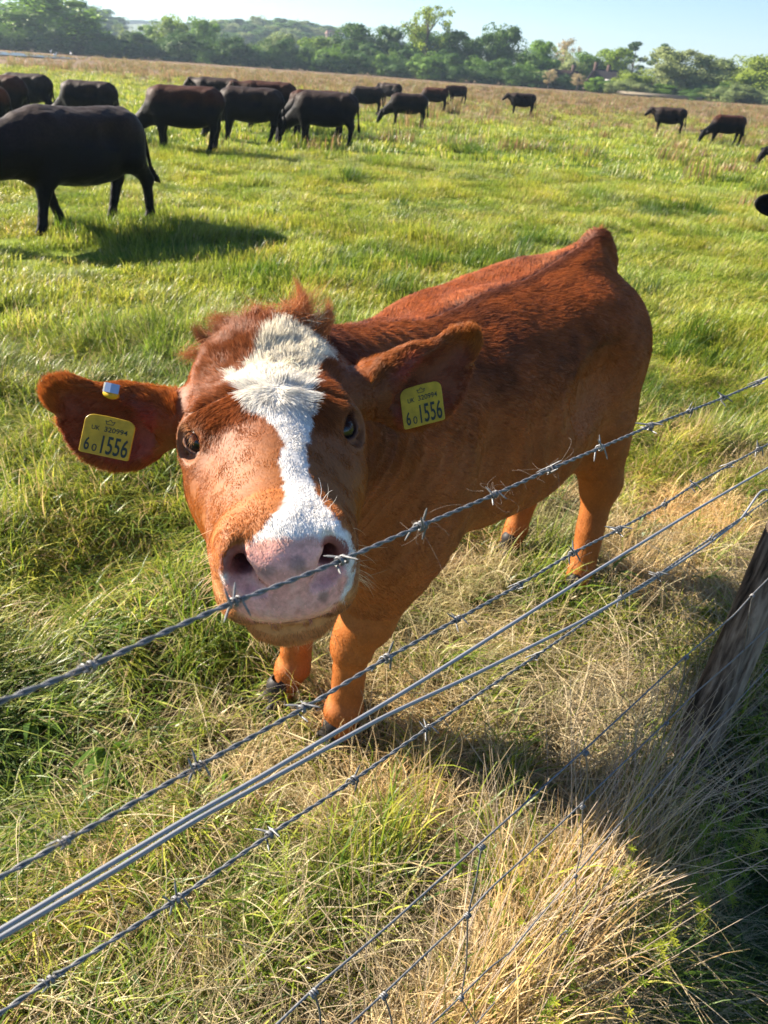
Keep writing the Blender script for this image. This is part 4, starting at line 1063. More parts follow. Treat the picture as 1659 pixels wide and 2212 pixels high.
# ------------------------------------------------------------------ fence
def tube(path, r, sides=6, closed_ends=True):
    """rings along path (n,3); r scalar or (n,)"""
    path = np.asarray(path, float); n = len(path); r = np.broadcast_to(r, (n,))
    T = np.gradient(path, axis=0); T = norm(T); ref = np.array([0.13, 0.27, 0.95]); A = norm(np.cross(T, ref)); B = np.cross(T, A)
    a = np.linspace(0, 2 * math.pi, sides, endpoint=False)
    V = path[:, None, :] + r[:, None, None] * (np.cos(a)[None, :, None] * A[:, None, :] + np.sin(a)[None, :, None] * B[:, None, :])
    i = np.arange(n - 1)[:, None] * sides; j = np.arange(sides)[None, :]; j2 = (j + 1) % sides
    Q = np.stack([i + j, i + j2, i + sides + j2, i + sides + j], -1).reshape(-1, 4)
    return V.reshape(-1, 3), Q
def join(parts):
    V, Q, o = [], [], 0
    for v, q in parts: V.append(v); Q.append(q + o); o += len(v)
    return np.concatenate(V), np.concatenate(Q)
def resample(P, step):
    P = np.asarray(P, float); s = np.concatenate([[0], np.cumsum(np.linalg.norm(np.diff(P, axis=0), axis=1))])
    # light smoothing through a dense linear sample
    t = np.arange(0, s[-1], step); Q = np.stack([np.interp(t, s, P[:, i]) for i in range(3)], 1)
    k = int(0.03 / step) | 1
    if len(Q) > 3 * k and k > 1:
        pad = np.concatenate([2 * Q[0] - Q[k:0:-1], Q, 2 * Q[-1] - Q[-2:-k - 2:-1]]); ker = np.ones(k) / k
        for _ in range(2): pad = np.stack([np.convolve(pad[:, i], ker, 'same') for i in range(3)], 1)
        Q = pad[k:-k]
    return Q
def extend(pts):
    P = [np.array(fence_pt(*p)) for p in pts]
    a, b = P[0] - P[2], P[-1] - P[-3]
    return np.array([P[0] + a / np.linalg.norm(a) * 0.7] + P + [P[-1] + b / np.linalg.norm(b) * 2.5])
def helix2(path, rs, rh, lay, phase=0.0):
    s = np.concatenate([[0], np.cumsum(np.linalg.norm(np.diff(path, axis=0), axis=1))]); T = norm(np.gradient(path, axis=0))
    A = norm(np.cross(T, [0.1, 0.2, 0.97])); B = np.cross(T, A); out = []
    for k in (0, 1):
        a = s / lay * 2 * math.pi + k * math.pi + phase
        out.append(tube(path + rh * (np.cos(a)[:, None] * A + np.sin(a)[:, None] * B), rs, 7))
    return join(out)
def build_fence():
    m, nt, out = mat_new('galvanised_wire')
    geo = N(nt, 'ShaderNodeNewGeometry'); nz = noise_tex(nt, 220, 4, 0.6, geo.outputs['Position'])
    rp = ramp(nt, [(0.3, (0.09, 0.09, 0.09)), (0.55, (0.17, 0.175, 0.185)), (0.75, (0.28, 0.275, 0.26))]); nt.links.new(nz.outputs[0], rp.inputs[0])
    p = N(nt, 'ShaderNodeBsdfPrincipled'); nt.links.new(rp.outputs[0], p.inputs['Base Color']); p.inputs['Metallic'].default_value = 0.3; p.inputs['Roughness'].default_value = 0.48
    nt.links.new(p.outputs[0], out.inputs[0]); m_wire = m
    m_plain = simple('bright_wire', (0.24, 0.25, 0.275), 0.45, 0.3)
    m, nt, out = mat_new('post_wood')
    tc = N(nt, 'ShaderNodeTexCoord'); mp = N(nt, 'ShaderNodeMapping'); mp.inputs['Scale'].default_value = (42, 42, 2.2); nt.links.new(tc.outputs['Object'], mp.inputs[0])
    nz = noise_tex(nt, 1.0, 6, 0.65, mp.outputs[0], 0.4); nb = noise_tex(nt, 7, 3, 0.6, tc.outputs['Object'])
    rp = ramp(nt, [(0.36, (0.022, 0.017, 0.014)), (0.48, (0.13, 0.10, 0.08)), (0.62, (0.33, 0.28, 0.23))]); nt.links.new(nz.outputs[0], rp.inputs[0])
    r2 = ramp(nt, [(0.35, (0.6, 0.6, 0.6)), (0.65, (1.15, 1.1, 1.05))]); nt.links.new(nb.outputs[0], r2.inputs[0])
    c = mixc(nt, 1.0, rp.outputs[0], r2.outputs[0], 'MULTIPLY')
    p = N(nt, 'ShaderNodeBsdfPrincipled'); nt.links.new(c, p.inputs['Base Color']); p.inputs['Roughness'].default_value = 0.85; p.inputs['Specular IOR Level'].default_value = 0.2
    bp = N(nt, 'ShaderNodeBump'); bp.inputs['Strength'].default_value = 0.9; bp.inputs['Distance'].default_value = 0.004; nt.links.new(nz.outputs[0], bp.inputs['Height']); nt.links.new(bp.outputs[0], p.inputs['Normal'])
    nt.links.new(p.outputs[0], out.inputs[0]); m_post = m
    root = empty('wire_fence', tuple(POST)); tag(root, 'stock fence of barbed wire and netting on a weathered post, in front of the heifer', 'fence')
    o0 = POST
    # post
    rg = np.random.default_rng(3); na, nz_ = 40, 70; c = POST + FN * 0.058 + FD * 0.075
    th = np.linspace(0, 2 * math.pi, na, endpoint=False); hs = np.concatenate([np.linspace(-0.2, 1.36, nz_ - 3), [1.372, 1.378, 1.38]])
    TH, HS = np.meshgrid(th, hs); Pq = np.stack([np.cos(TH).ravel() * 0.4, np.sin(TH).ravel() * 0.4, HS.ravel() * 0.18], 1)
    R = 0.052 + 0.005 * pnoise(Pq, 0.16, 90) + 0.002 * pnoise(Pq, 0.05, 91)
    for cr, wd, dp, h0, h1 in ((-1.7, 0.07, 0.022, 0.0, 1.36), (-1.2, 0.05, 0.018, 0.0, 1.36), (-2.1, 0.04, 0.010, 0.3, 1.1), (-0.5, 0.03, 0.010, 0.1, 0.8), (2.4, 0.05, 0.015, 0.2, 1.3)):
        ca = cr + 0.10 * np.sin(HS.ravel() * 4); dd = np.abs((TH.ravel() - ca + math.pi) % (2 * math.pi) - math.pi)
        R -= dp * smstep(wd, 0, dd) * smstep(h0 - 0.05, h0 + 0.1, HS.ravel()) * smstep(h1 + 0.02, h1 - 0.1, HS.ravel())
    R = R * np.where(HS.ravel() > 1.365, np.where(HS.ravel() > 1.375, 0.86, 0.95), 1) * (1.03 - 0.03 * HS.ravel())
    lean = FD[:2] * 0.11
    v = np.stack([c[0] + R * np.cos(TH.ravel()) + lean[0] * HS.ravel(), c[1] + R * np.sin(TH.ravel()) + lean[1] * HS.ravel(), HS.ravel()], 1) - o0
    i = np.arange(nz_ - 1)[:, None] * na; j = np.arange(na)[None]; j2 = (j + 1) % na
    q = np.stack([i + j, i + j2, i + na + j2, i + na + j], -1).reshape(-1, 4).tolist(); q.append([(nz_ - 1) * na + k for k in range(na)])
    mesh_from('fence_post', v, q, m_post, True, root)
    # barb prototypes
    barbs = []
    for sd in range(4):
        r = np.random.default_rng(40 + sd); parts = []
        for k in range(2):
            t = np.linspace(0, 1, 22); a = t * 2 * math.pi * 1.6 + k * math.pi; x = (t - 0.5) * 0.0060 + (k - 0.5) * 0.0028
            P = np.stack([x, 0.0028 * np.cos(a), 0.0028 * np.sin(a)], 1)
            for e, sg in ((0, -1), (-1, 1)):
                tan = np.array([0, -math.sin(a[e]), math.cos(a[e])]) * sg; rad = np.array([0, math.cos(a[e]), math.sin(a[e])])
                d = tan + rad * 0.35 + np.array([r.normal(0, 0.35) + sg * 0.2, 0, 0]); d /= np.linalg.norm(d); L_ = r.uniform(0.009, 0.012)
                ex = np.array([P[e] + d * L_ * f for f in (0.33, 0.66, 1.0)])
                P = np.concatenate([ex[::-1], P]) if e == 0 else np.concatenate([P, ex])
            rr = np.full(len(P), 0.00085); rr[0] = rr[-1] = 0.00030
            parts.append(tube(P, rr, 6))
        v, q = join(parts); barbs.append(mesh_from('barb', v, q, m_wire, True, False))
    B = [([(0, 1515), (190, 1443), (350, 1368), (505, 1300), (620, 1258), (735, 1212), (912, 1135), (1070, 1068), (1190, 1013), (1298, 967), (1403, 921), (1490, 888), (1562, 860), (1640, 826), (1659, 815)],
          [190, 505, 735, 912, 1070, 1190, 1298, 1403, 1490, 1562, 1640, 1705, 1760, -120], 'uppermost barbed wire, crossing the heifer\'s muzzle'),
         ([(0, 1895), (140, 1818), (425, 1657), (657, 1530), (838, 1420), (990, 1337), (1120, 1265), (1237, 1195), (1335, 1145), (1435, 1090), (1500, 1047), (1575, 1005), (1659, 960)],
          [140, 425, 657, 838, 990, 1120, 1237, 1335, 1435, 1500, 1575, 1640, 1700], 'second barbed wire, passing in front of the forelegs'),
         ([(0, 2190), (105, 2118), (380, 1945), (587, 1800), (765, 1685), (925, 1572), (1158, 1417), (1344, 1290), (1422, 1242), (1489, 1195), (1612, 1112), (1659, 1080)],
          [105, 380, 587, 765, 925, 1158, 1344, 1422, 1535, 1612], 'lowest barbed wire, just above the netting')]
    for pts, bx, lab in B:
        E = extend(pts); path = resample(E, 0.0028); v, q = helix2(path, 0.00088, 0.00086, 0.024)
        w = mesh_from('barbed_wire', v - o0, q, m_wire, True, root); w['label'] = lab
        pxs = project(path)[0]; T = norm(np.gradient(path, axis=0))
        for k, x in enumerate(bx):
            i = int(np.argmin(np.abs(pxs - x))); b = link('barb', barbs[(k * 3 + len(lab)) % 4], w)
            Mx = Vector(T[i].tolist()).to_track_quat('X', 'Z').to_matrix() @ Matrix.Rotation(k * 1.9 + 0.4, 3, 'X') @ Matrix.Scale(0.82 + 0.08 * ((k * 5) % 4), 3)
            b.matrix_local = Matrix.Translation((path[i] - o0).tolist()) @ Mx.to_4x4()
    for pts in ([(0, 2008), (250, 1858), (415, 1760), (535, 1693), (829, 1520), (929, 1459), (1259, 1250), (1504, 1100), (1659, 1010)],
                [(0, 2024), (270, 1866), (415, 1774), (535, 1709), (829, 1547), (1019, 1459), (1239, 1350), (1379, 1272), (1529, 1175), (1600, 1122), (1625, 1085), (1638, 1064), (1649, 1057), (1668, 1060), (1700, 1075)]):
        P = np.array([fence_pt(*p) for p in pts])
        if pts[-1][0] > 1690: P = np.concatenate([[P[0] + (P[0] - P[1]) / np.linalg.norm(P[0] - P[1]) * 0.7], P])
        else: P = extend(pts)
        path = resample(P, 0.01); path += (-FN * 0.0005)
        v, q = tube(path, 0.0017, 10); w = mesh_from('plain_wire', v - o0, q, m_plain, True, root)
    nets = [[(560, 2252), (672, 2144), (830, 2010), (1034, 1827), (1257, 1627), (1481, 1419), (1589, 1327), (1624, 1287), (1659, 1252)],
            [(712, 2256), (829, 2149), (1007, 1980), (1060, 1920), (1130, 1857), (1252, 1742), (1294, 1700), (1439, 1562), (1500, 1500), (1584, 1427), (1659, 1357)],
            [(900, 2245), (937, 2211), (995, 2155), (1060, 2090), (1100, 2062), (1140, 2012), (1242, 1892), (1330, 1790), (1404, 1717), (1530, 1580), (1659, 1447)],
            [(1000, 2250), (1030, 2211), (1120, 2110), (1224, 2012), (1330, 1890), (1420, 1790), (1589, 1592), (1659, 1515)]]
    for pts in nets:
        path = resample(extend(pts), 0.005)
        v, q = tube(path + FN * 0.0008, 0.0014, 8); mesh_from('line_wire', v - o0, q, m_wire, True, root)
    knot_parts = []
    t = np.linspace(0, 1, 30); a = t * 2 * math.pi * 3
    kv, kq = tube(np.stack([(t - 0.5) * 0.009, 0.0032 * np.cos(a), 0.0032 * np.sin(a)], 1), 0.0013, 6); knot_me = mesh_from('knot', kv, kq, m_wire, True, False)
    stays = [[(1264, 1627), (1268, 1687), (1257, 1742), (1258, 1827), (1242, 1892), (1247, 1952), (1224, 2012)],
             [(1039, 1829), (1027, 1902), (1009, 1977), (1007, 2077), (995, 2155), (1030, 2215)],
             [(676, 2144), (690, 2180), (692, 2240)],
             [(1481, 1420), (1474, 1472), (1462, 1500), (1439, 1562), (1420, 1640), (1404, 1717), (1404, 1800)],
             [(1624, 1287), (1617, 1330), (1608, 1405)], [(828, 2150), (842, 2190), (850, 2240)]]
    knots = [[0, 2, 4, 6], [0, 2, 4], [0], [0, 3, 5], [0], [0]]
    for pts, ks in zip(stays, knots):
        P = np.array([fence_pt(*p) for p in pts]) - FN * 0.0010; path = resample(P, 0.006)
        v, q = tube(path, 0.0012, 8); s_ = mesh_from('stay_wire', v - o0, q, m_wire, True, root)
        for k in ks:
            b = link('knot', knot_me, s_); b.matrix_local = Matrix.Translation((P[k] - o0).tolist()) @ Vector(FD.tolist()).to_track_quat('X', 'Z').to_matrix().to_4x4()
    # wisps of hair and cobweb caught on the barbs
    rg = np.random.default_rng(9); Ks = []
    for (x, y) in ((190, 1443), (1075, 1068), (1190, 1013), (425, 1657), (657, 1530), (140, 1818), (912, 1135), (1237, 1195)):
        c = fence_pt(x, y)
        for _ in range(12):
            b = c + rg.normal(0, 0.005, 3); e = b + rg.normal(0, 0.012, 3) + np.array([0, 0, -0.004]); m_ = (b + e) / 2 + rg.normal(0, 0.008, 3)
            f = np.linspace(0, 1, 5)[:, None]; Ks.append((1 - f) ** 2 * b + 2 * f * (1 - f) * m_ + f * f * e)
    o = add_strands('caught_hair', np.array(Ks) - o0, np.full(len(Ks), 0.00010), np.tile([0.22, 0.18, 0.15], (len(Ks), 1)), m_hair, root, 0.3); o['kind'] = 'stuff'
    return root
# ------------------------------------------------------------------ black cattle
def cattle_mesh(pose, seed, vox=0.02):
    r = np.random.default_rng(seed)
    F = Field(graded([-1.2, (1.75, vox)]), graded([-0.5, (0.5, vox)]), graded([-0.06, (1.5, vox)]))
    E = lambda c, q, k=0.1: F.ell(c, q, k); K = lambda a, b, ra, rb, k=0.08: F.cone(a, b, ra, rb, k)
    E((0.0, 0, 0.83), (0.76, 0.30, 0.35), 0.1); E((-0.42, 0, 0.93), (0.36, 0.25, 0.28)); E((0.30, 0, 0.84), (0.40, 0.27, 0.33))
    E((0.0, 0, 0.70), (0.56, 0.30, 0.25)); K((-0.60, 0, 1.10), (0.45, 0, 1.10), 0.10, 0.10, 0.1)
    for s in (-1, 1): E((-0.1, 0.13 * s, 1.02), (0.62, 0.15, 0.15), 0.06); F.ell((-0.28, 0.31 * s, 0.98), (0.13, 0.06, 0.10), 0.1, 'cut'); K((0.45, 0, 1.08), (0.60, 0, 1.02), 0.10, 0.12)
    K((-0.62, 0, 1.12), (-0.74, 0, 1.10), 0.08, 0.05, 0.07)
    K((-0.62, 0, 0.95), (-0.70, 0, 0.95), 0.2, 0.16, 0.1)
    for s in (-1, 1):
        E((0.46, 0.15 * s, 0.82), (0.20, 0.11, 0.32)); E((-0.55, 0.15 * s, 0.86), (0.21, 0.13, 0.30)); E((-0.50, 0.20 * s, 1.08), (0.07, 0.055, 0.055), 0.06)
        fo = {'graze': r.uniform(-0.10, 0.14), 'stand': r.uniform(-0.05, 0.05), 'turned': 0.0, 'walk': 0.16 * s, 'near': 0.19 * s - 0.03}[pose]
        x0, x1 = 0.47, 0.47 + fo
        K((x0, 0.14 * s, 0.64), (x1 * 0.5 + x0 * 0.5, 0.13 * s, 0.42), 0.125, 0.075); K((x1 * 0.5 + x0 * 0.5, 0.13 * s, 0.42), (x1, 0.13 * s, 0.11), 0.062, 0.050, 0.04); K((x1, 0.13 * s, 0.10), (x1 + 0.04, 0.13 * s, 0.03), 0.05, 0.055, 0.03)
        ho = {'graze': r.uniform(-0.10, 0.10), 'stand': r.uniform(-0.08, 0.06), 'turned': 0.0, 'walk': -0.20 * s, 'near': -0.17 * s}[pose]
        hx = -0.62 + ho
        K((-0.58, 0.15 * s, 0.72), (hx * 0.6 - 0.30, 0.14 * s, 0.48), 0.15, 0.078); K((hx * 0.6 - 0.30, 0.14 * s, 0.47), (hx, 0.13 * s, 0.12), 0.066, 0.050, 0.05); K((hx, 0.13 * s, 0.10), (hx + 0.05, 0.13 * s, 0.03), 0.05, 0.055, 0.03)
    E((-0.20, 0, 0.56), (0.28, 0.16, 0.08)); E((0.58, 0, 0.70), (0.16, 0.13, 0.22))
    if pose == 'turned':
        tip = np.array([0.92, 0.10, 1.14]); nose = tip + np.array([0.06, 0.26, -0.30])
        K((0.45, 0, 0.92), tip * [0.9, 1, 0.97], 0.22, 0.12, 0.1); K((0.50, 0, 0.72), tip * [0.9, 1, 0.9], 0.14, 0.09, 0.1)
    elif pose == 'stand':
        tip = np.array([0.98, r.uniform(-0.15, 0.15), 1.06]); nose = tip + np.array([0.25, 0, -0.26])
        K((0.45, 0, 0.92), tip * [0.9, 1, 0.97], 0.26, 0.15, 0.1); K((0.50, 0, 0.72), tip * [0.9, 1, 0.9], 0.14, 0.09, 0.1)
    elif pose == 'near':
        tip = np.array([1.22, 0.05, 0.74]); nose = tip + np.array([0.28, 0.02, -0.38])
        K((0.40, 0, 0.90), (0.95, 0.02, 0.84), 0.30, 0.22, 0.1); K((0.6, 0, 0.88), tip * [0.92, 1, 1], 0.23, 0.14, 0.1); K((0.50, 0, 0.70), tip * [0.9, 1, 0.9], 0.15, 0.10, 0.1)
    else:
        sw = r.uniform(-0.2, 0.2)
        tip = np.array([1.06, sw, 0.46]); nose = tip + np.array([0.16, 0.02, -0.36])
        K((0.45, 0, 0.90), tip * [0.95, 1, 1.05], 0.22, 0.12, 0.1); K((0.52, 0, 0.66), tip * [0.92, 1, 0.95], 0.15, 0.09, 0.1)
    d = nose - tip; d /= np.linalg.norm(d)
    K(tip, tip + d * 0.20, 0.125, 0.10, 0.05); K(tip + d * 0.16, nose, 0.095, 0.078, 0.05)
    v, q = F.mesh(); v = v + vnormals(v, q) * (0.006 * pnoise(v, 0.12, seed) + 0.004 * pnoise(v, 0.05, seed + 1))[:, None]
    return v, q, tip, d
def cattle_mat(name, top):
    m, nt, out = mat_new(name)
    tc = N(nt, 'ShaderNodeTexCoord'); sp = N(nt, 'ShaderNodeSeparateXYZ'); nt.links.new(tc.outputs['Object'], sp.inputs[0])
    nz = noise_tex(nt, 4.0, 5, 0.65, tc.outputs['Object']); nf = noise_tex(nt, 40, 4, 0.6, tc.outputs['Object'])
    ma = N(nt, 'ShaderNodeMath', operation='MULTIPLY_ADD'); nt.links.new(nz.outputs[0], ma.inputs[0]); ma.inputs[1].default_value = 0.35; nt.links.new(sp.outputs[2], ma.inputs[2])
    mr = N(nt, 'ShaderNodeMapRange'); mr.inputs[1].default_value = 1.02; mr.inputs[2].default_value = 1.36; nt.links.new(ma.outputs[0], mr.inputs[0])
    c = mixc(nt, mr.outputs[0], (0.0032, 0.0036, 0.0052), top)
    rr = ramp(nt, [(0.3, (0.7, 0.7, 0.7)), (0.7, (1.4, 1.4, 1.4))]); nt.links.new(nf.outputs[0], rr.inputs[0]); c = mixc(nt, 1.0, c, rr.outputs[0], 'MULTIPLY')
    p = N(nt, 'ShaderNodeBsdfPrincipled'); nt.links.new(c, p.inputs['Base Color']); p.inputs['Roughness'].default_value = 0.6
    p.inputs['Specular IOR Level'].default_value = 0.09; p.inputs['Sheen Weight'].default_value = 0.09; p.inputs['Sheen Roughness'].default_value = 0.25
    bp = N(nt, 'ShaderNodeBump'); bp.inputs['Strength'].default_value = 0.5; bp.inputs['Distance'].default_value = 0.01; nt.links.new(nf.outputs[0], bp.inputs['Height']); nt.links.new(bp.outputs[0], p.inputs['Normal'])
    nt.links.new(p.outputs[0], out.inputs[0]); return m
def ear_mesh(m):
    G = Field(graded([-0.05, (0.05, 0.006)]), graded([-0.02, (0.22, 0.008)]), graded([-0.09, (0.09, 0.008)]))
    G.ell((0, 0.10, 0), (0.022, 0.105, 0.055), 0.01); G.ell((0.02, 0.105, 0), (0.02, 0.085, 0.042), 0.008, 'cut')
    v, q = G.mesh(); return mesh_from('ear', v, q, m, True, False)
def make_cattle(protos, mats, ear_mes):
    def build(kind, m, key, seed):
        v, q, tip, d = cattle_mesh(kind, seed, 0.016 if kind == 'near' else 0.022)
        root = empty('black_cow'); mesh_from('body', v, q, m, True, root)
        sdv = np.array([-d[1], d[0], 0.0]); sdv = sdv / (np.linalg.norm(sdv) + 1e-6)
        for s in (-1, 1):
            e = link('ear', ear_mes[key], root); b = tip + sdv * 0.075 * s + np.array([0, 0, 0.03])
            e.location = tuple(map(float, b)); a_ = math.atan2(sdv[1] * s, sdv[0] * s) - math.pi / 2
            e.rotation_euler = (0.12, 0.0, a_ + (0.2 * s if s > 0 else 0.2 * s)) if s > 0 else (0.12, 0.0, a_ - 0.2 * s)
            if s < 0: e.scale = (-1, 1, 1)
        # tail: a switch of hair at the end
        sw = 0.10 if kind != 'near' else 0.0
        P = np.array([(-0.74, 0, 1.11), (-0.82, 0, 1.0), (-0.84, 0.01, 0.8), (-0.86, 0.02, 0.6), (-0.87, 0.02, 0.45), (-0.90, 0.02, 0.36)]) if kind != 'near' else \
            np.array([(-0.76, 0, 1.11), (-0.88, 0, 1.0), (-0.92, 0.0, 0.78), (-0.95, 0.0, 0.60), (-0.99, 0.0, 0.48), (-1.08, 0.0, 0.40)])
        t = np.linspace(0, 1, 24); s = np.linspace(0, 1, len(P)); Q = np.stack([np.interp(t, s, P[:, i]) for i in range(3)], 1)
        rr = np.interp(t, [0, 0.15, 0.6, 0.72, 0.88, 1.0], [0.045, 0.030, 0.021, 0.038, 0.044, 0.008]); tv, tq = tube(Q, rr, 8)
        mesh_from('tail', tv, tq, m, True, root); return root
    pro = {}
    L = [  # front feet px, hind feet px, back y at mid, pose, coat, label
        ((92, 490), (276, 468), 235, 'near', 0, 'big black cow nearest the camera at the left, its tail tip swinging out'),
        ((-70, 276), (64, 272), 163, 'graze', 1, 'dark cow with a ginger back, cut off by the left edge of the photo'),
        ((28, 250), (104, 256), 160, 'walk', 0, 'black cow with its hindquarters showing behind the ginger-backed one'),
        ((-110, 300), (22, 296), 196, 'graze', 2, 'brown-backed dark cow low at the left edge, directly behind the big black cow'),
        ((152, 272), (245, 270), 176, 'graze', 0, 'black cow grazing right behind the back of the big nearest cow'),
        ((362, 318), (443, 312), 187, 'graze', 1, 'dark brown-topped cow grazing, leftmost of the close trio in the middle'),
        ((492, 298), (592, 303), 190, 'graze', 0, 'black cow in the middle of the close trio, a pale light edge on its neck'),
        ((440, 252), (506, 250), 169, 'stand', 0, 'black cow half hidden behind the close trio, its back just showing between them'),
        ((548, 272), (610, 268), 177, 'stand', 1, 'brown-backed dark cow behind the rump of the middle cow of the trio'),
        ((662, 308), (738, 300), 199, 'graze', 0, 'black cow with its muzzle down in the grass, rightmost of the close trio'),
        ((648, 292), (716, 286), 196, 'graze', 1, 'brown cow whose head shows just behind the rightmost cow of the trio'),
        ((758, 241), (820, 238), 192, 'graze', 0, 'black cow grazing further back, just right of the trio'),
        ((826, 222), (858, 222), 181, 'stand', 0, 'small distant black cow beyond the one right of the trio'),
        ((846, 266), (910, 274), 210, 'graze', 0, 'black cow grazing alone in front of the two distant brownish ones'),
        ((912, 234), (960, 236), 190, 'graze', 1, 'distant dark brown cow, nearer of a pair under the tall tree'),
        ((968, 220), (1004, 222), 187, 'stand', 1, 'distant dark brown cow, farther of the pair under the tall tree'),
        ((1102, 244), (1148, 250), 213, 'stand', 0, 'lone black cow facing left in the middle of the far pasture'),
        ((1414, 283), (1464, 288), 245, 'stand', 0, 'black cow standing in the right part of the field, head level'),
        ((1536, 307), (1587, 314), 254, 'graze', 1, 'dark brown cow grazing at the right, tail towards the field edge'),
        ((1668, 356), (1765, 368), 288, 'graze', 0, 'black cow at the right edge with only its head in the photo'),
    ]
    for n, (fp, hp, by, pose, mt, lab) in enumerate(L):
        if pose != 'near': hp = (hp[0], fp[1] + 0.0735 * (hp[0] - fp[0]) + ((n * 7) % 5 - 2) * 0.4)
        a, b = ground(*fp, 0.05), ground(*hp, 0.05); mid = (a + b) / 2; hd = a - b; hd[2] = 0
        # apparent foreshortening is kept by heading; the size comes from the height of the back
        zb = 1.15
        cx = (fp[0] + hp[0]) / 2; d = ray(cx, by); tt = np.hypot(mid[0], mid[1]) / np.hypot(d[0], d[1]); zb = H_CAM + tt * d[2]
        sc_ = float(np.clip(zb / 1.20, 0.78, 1.12)); 
        key = (pose, mt, n % 2 if pose != 'near' else 0)
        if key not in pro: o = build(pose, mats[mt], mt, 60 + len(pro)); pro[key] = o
        else:
            src = pro[key]; o = src.copy(); C.objects.link(o)
            for ch in list(src.children): c = ch.copy(); C.objects.link(c); c.parent = o
        span = np.linalg.norm(hd); ang = math.atan2(hd[1], hd[0])
        o.location = (float(mid[0]), float(mid[1]), 0.0); o.scale = (sc_, sc_, sc_)
        # keep a real body length: if the feet look closer than they are, turn the animal
        want = 1.07 * sc_
        if span < want * 0.42:
            extra = 0.5 * math.acos(max(0.3, span / want)); ang += extra * (1 if n % 3 else -1)
        o.rotation_euler = (0, 0, ang)
        for k_ in list(o.keys()): del o[k_]
        tag(o, lab, 'cow', 'black and dark brown cattle grazing in the field')
    # a head beyond the right edge, only its ear in view
    src = build('turned', mats[0], 0, 88); tipw = W(1738, 500, 3.7)
    o = src; ang = math.radians(178); sc_ = 1.0
    c_, s_ = math.cos(ang), math.sin(ang); tl = np.array([0.92, 0.10]); ex = np.array([tl[0] * c_ - tl[1] * s_, tl[0] * s_ + tl[1] * c_]) * sc_
    o.location = (float(tipw[0] - ex[0]), float(tipw[1] - ex[1]), 0); o.rotation_euler = (0, 0, ang)
    v = np.array([(0.1, -0.02, 0.0), (0.1, 0.03, 0.0), (0.1, 0.03, -0.055), (0.1, -0.02, -0.055), (0.102, -0.02, 0.0), (0.102, 0.03, 0.0), (0.102, 0.03, -0.055), (0.102, -0.02, -0.055)]) + np.array([1.02, 0.17, 1.15])
    tg = mesh_from('ear_tag', v, [(0, 1, 2, 3), (7, 6, 5, 4), (0, 4, 5, 1), (2, 6, 7, 3), (1, 5, 6, 2), (0, 3, 7, 4)], simple('tag_yellow', (0.6, 0.45, 0.03), 0.5), False, o)
    tag(o, 'black cow at the right edge of which only an ear with a yellow tag shows', 'cow', 'black and dark brown cattle grazing in the field')

# ------------------------------------------------------------------ trees
def leaf_mat(name, cols, trans=0.3):
    m, nt, out = mat_new(name)
    oi = N(nt, 'ShaderNodeObjectInfo'); at = N(nt, 'ShaderNodeAttribute', attribute_name='col'); rp = ramp(nt, [(0.0, cols[0]), (0.5, cols[1]), (1.0, cols[2])])
    nt.links.new(oi.outputs['Random'], rp.inputs[0]); sc3 = mixc(nt, 1.0, rp.outputs[0], (1.6, 1.75, 1.2), 'MULTIPLY'); c = mixc(nt, 1.0, sc3, at.outputs['Color'], 'MULTIPLY')
    p = N(nt, 'ShaderNodeBsdfPrincipled'); nt.links.new(c, p.inputs['Base Color']); p.inputs['Roughness'].default_value = 0.6; p.inputs['Specular IOR Level'].default_value = 0.25
    t = N(nt, 'ShaderNodeBsdfTranslucent'); nt.links.new(c, t.inputs[0]); mx = N(nt, 'ShaderNodeMixShader'); mx.inputs[0].default_value = trans
    nt.links.new(p.outputs[0], mx.inputs[1]); nt.links.new(t.outputs[0], mx.inputs[2]); nt.links.new(mx.outputs[0], out.inputs[0]); return m
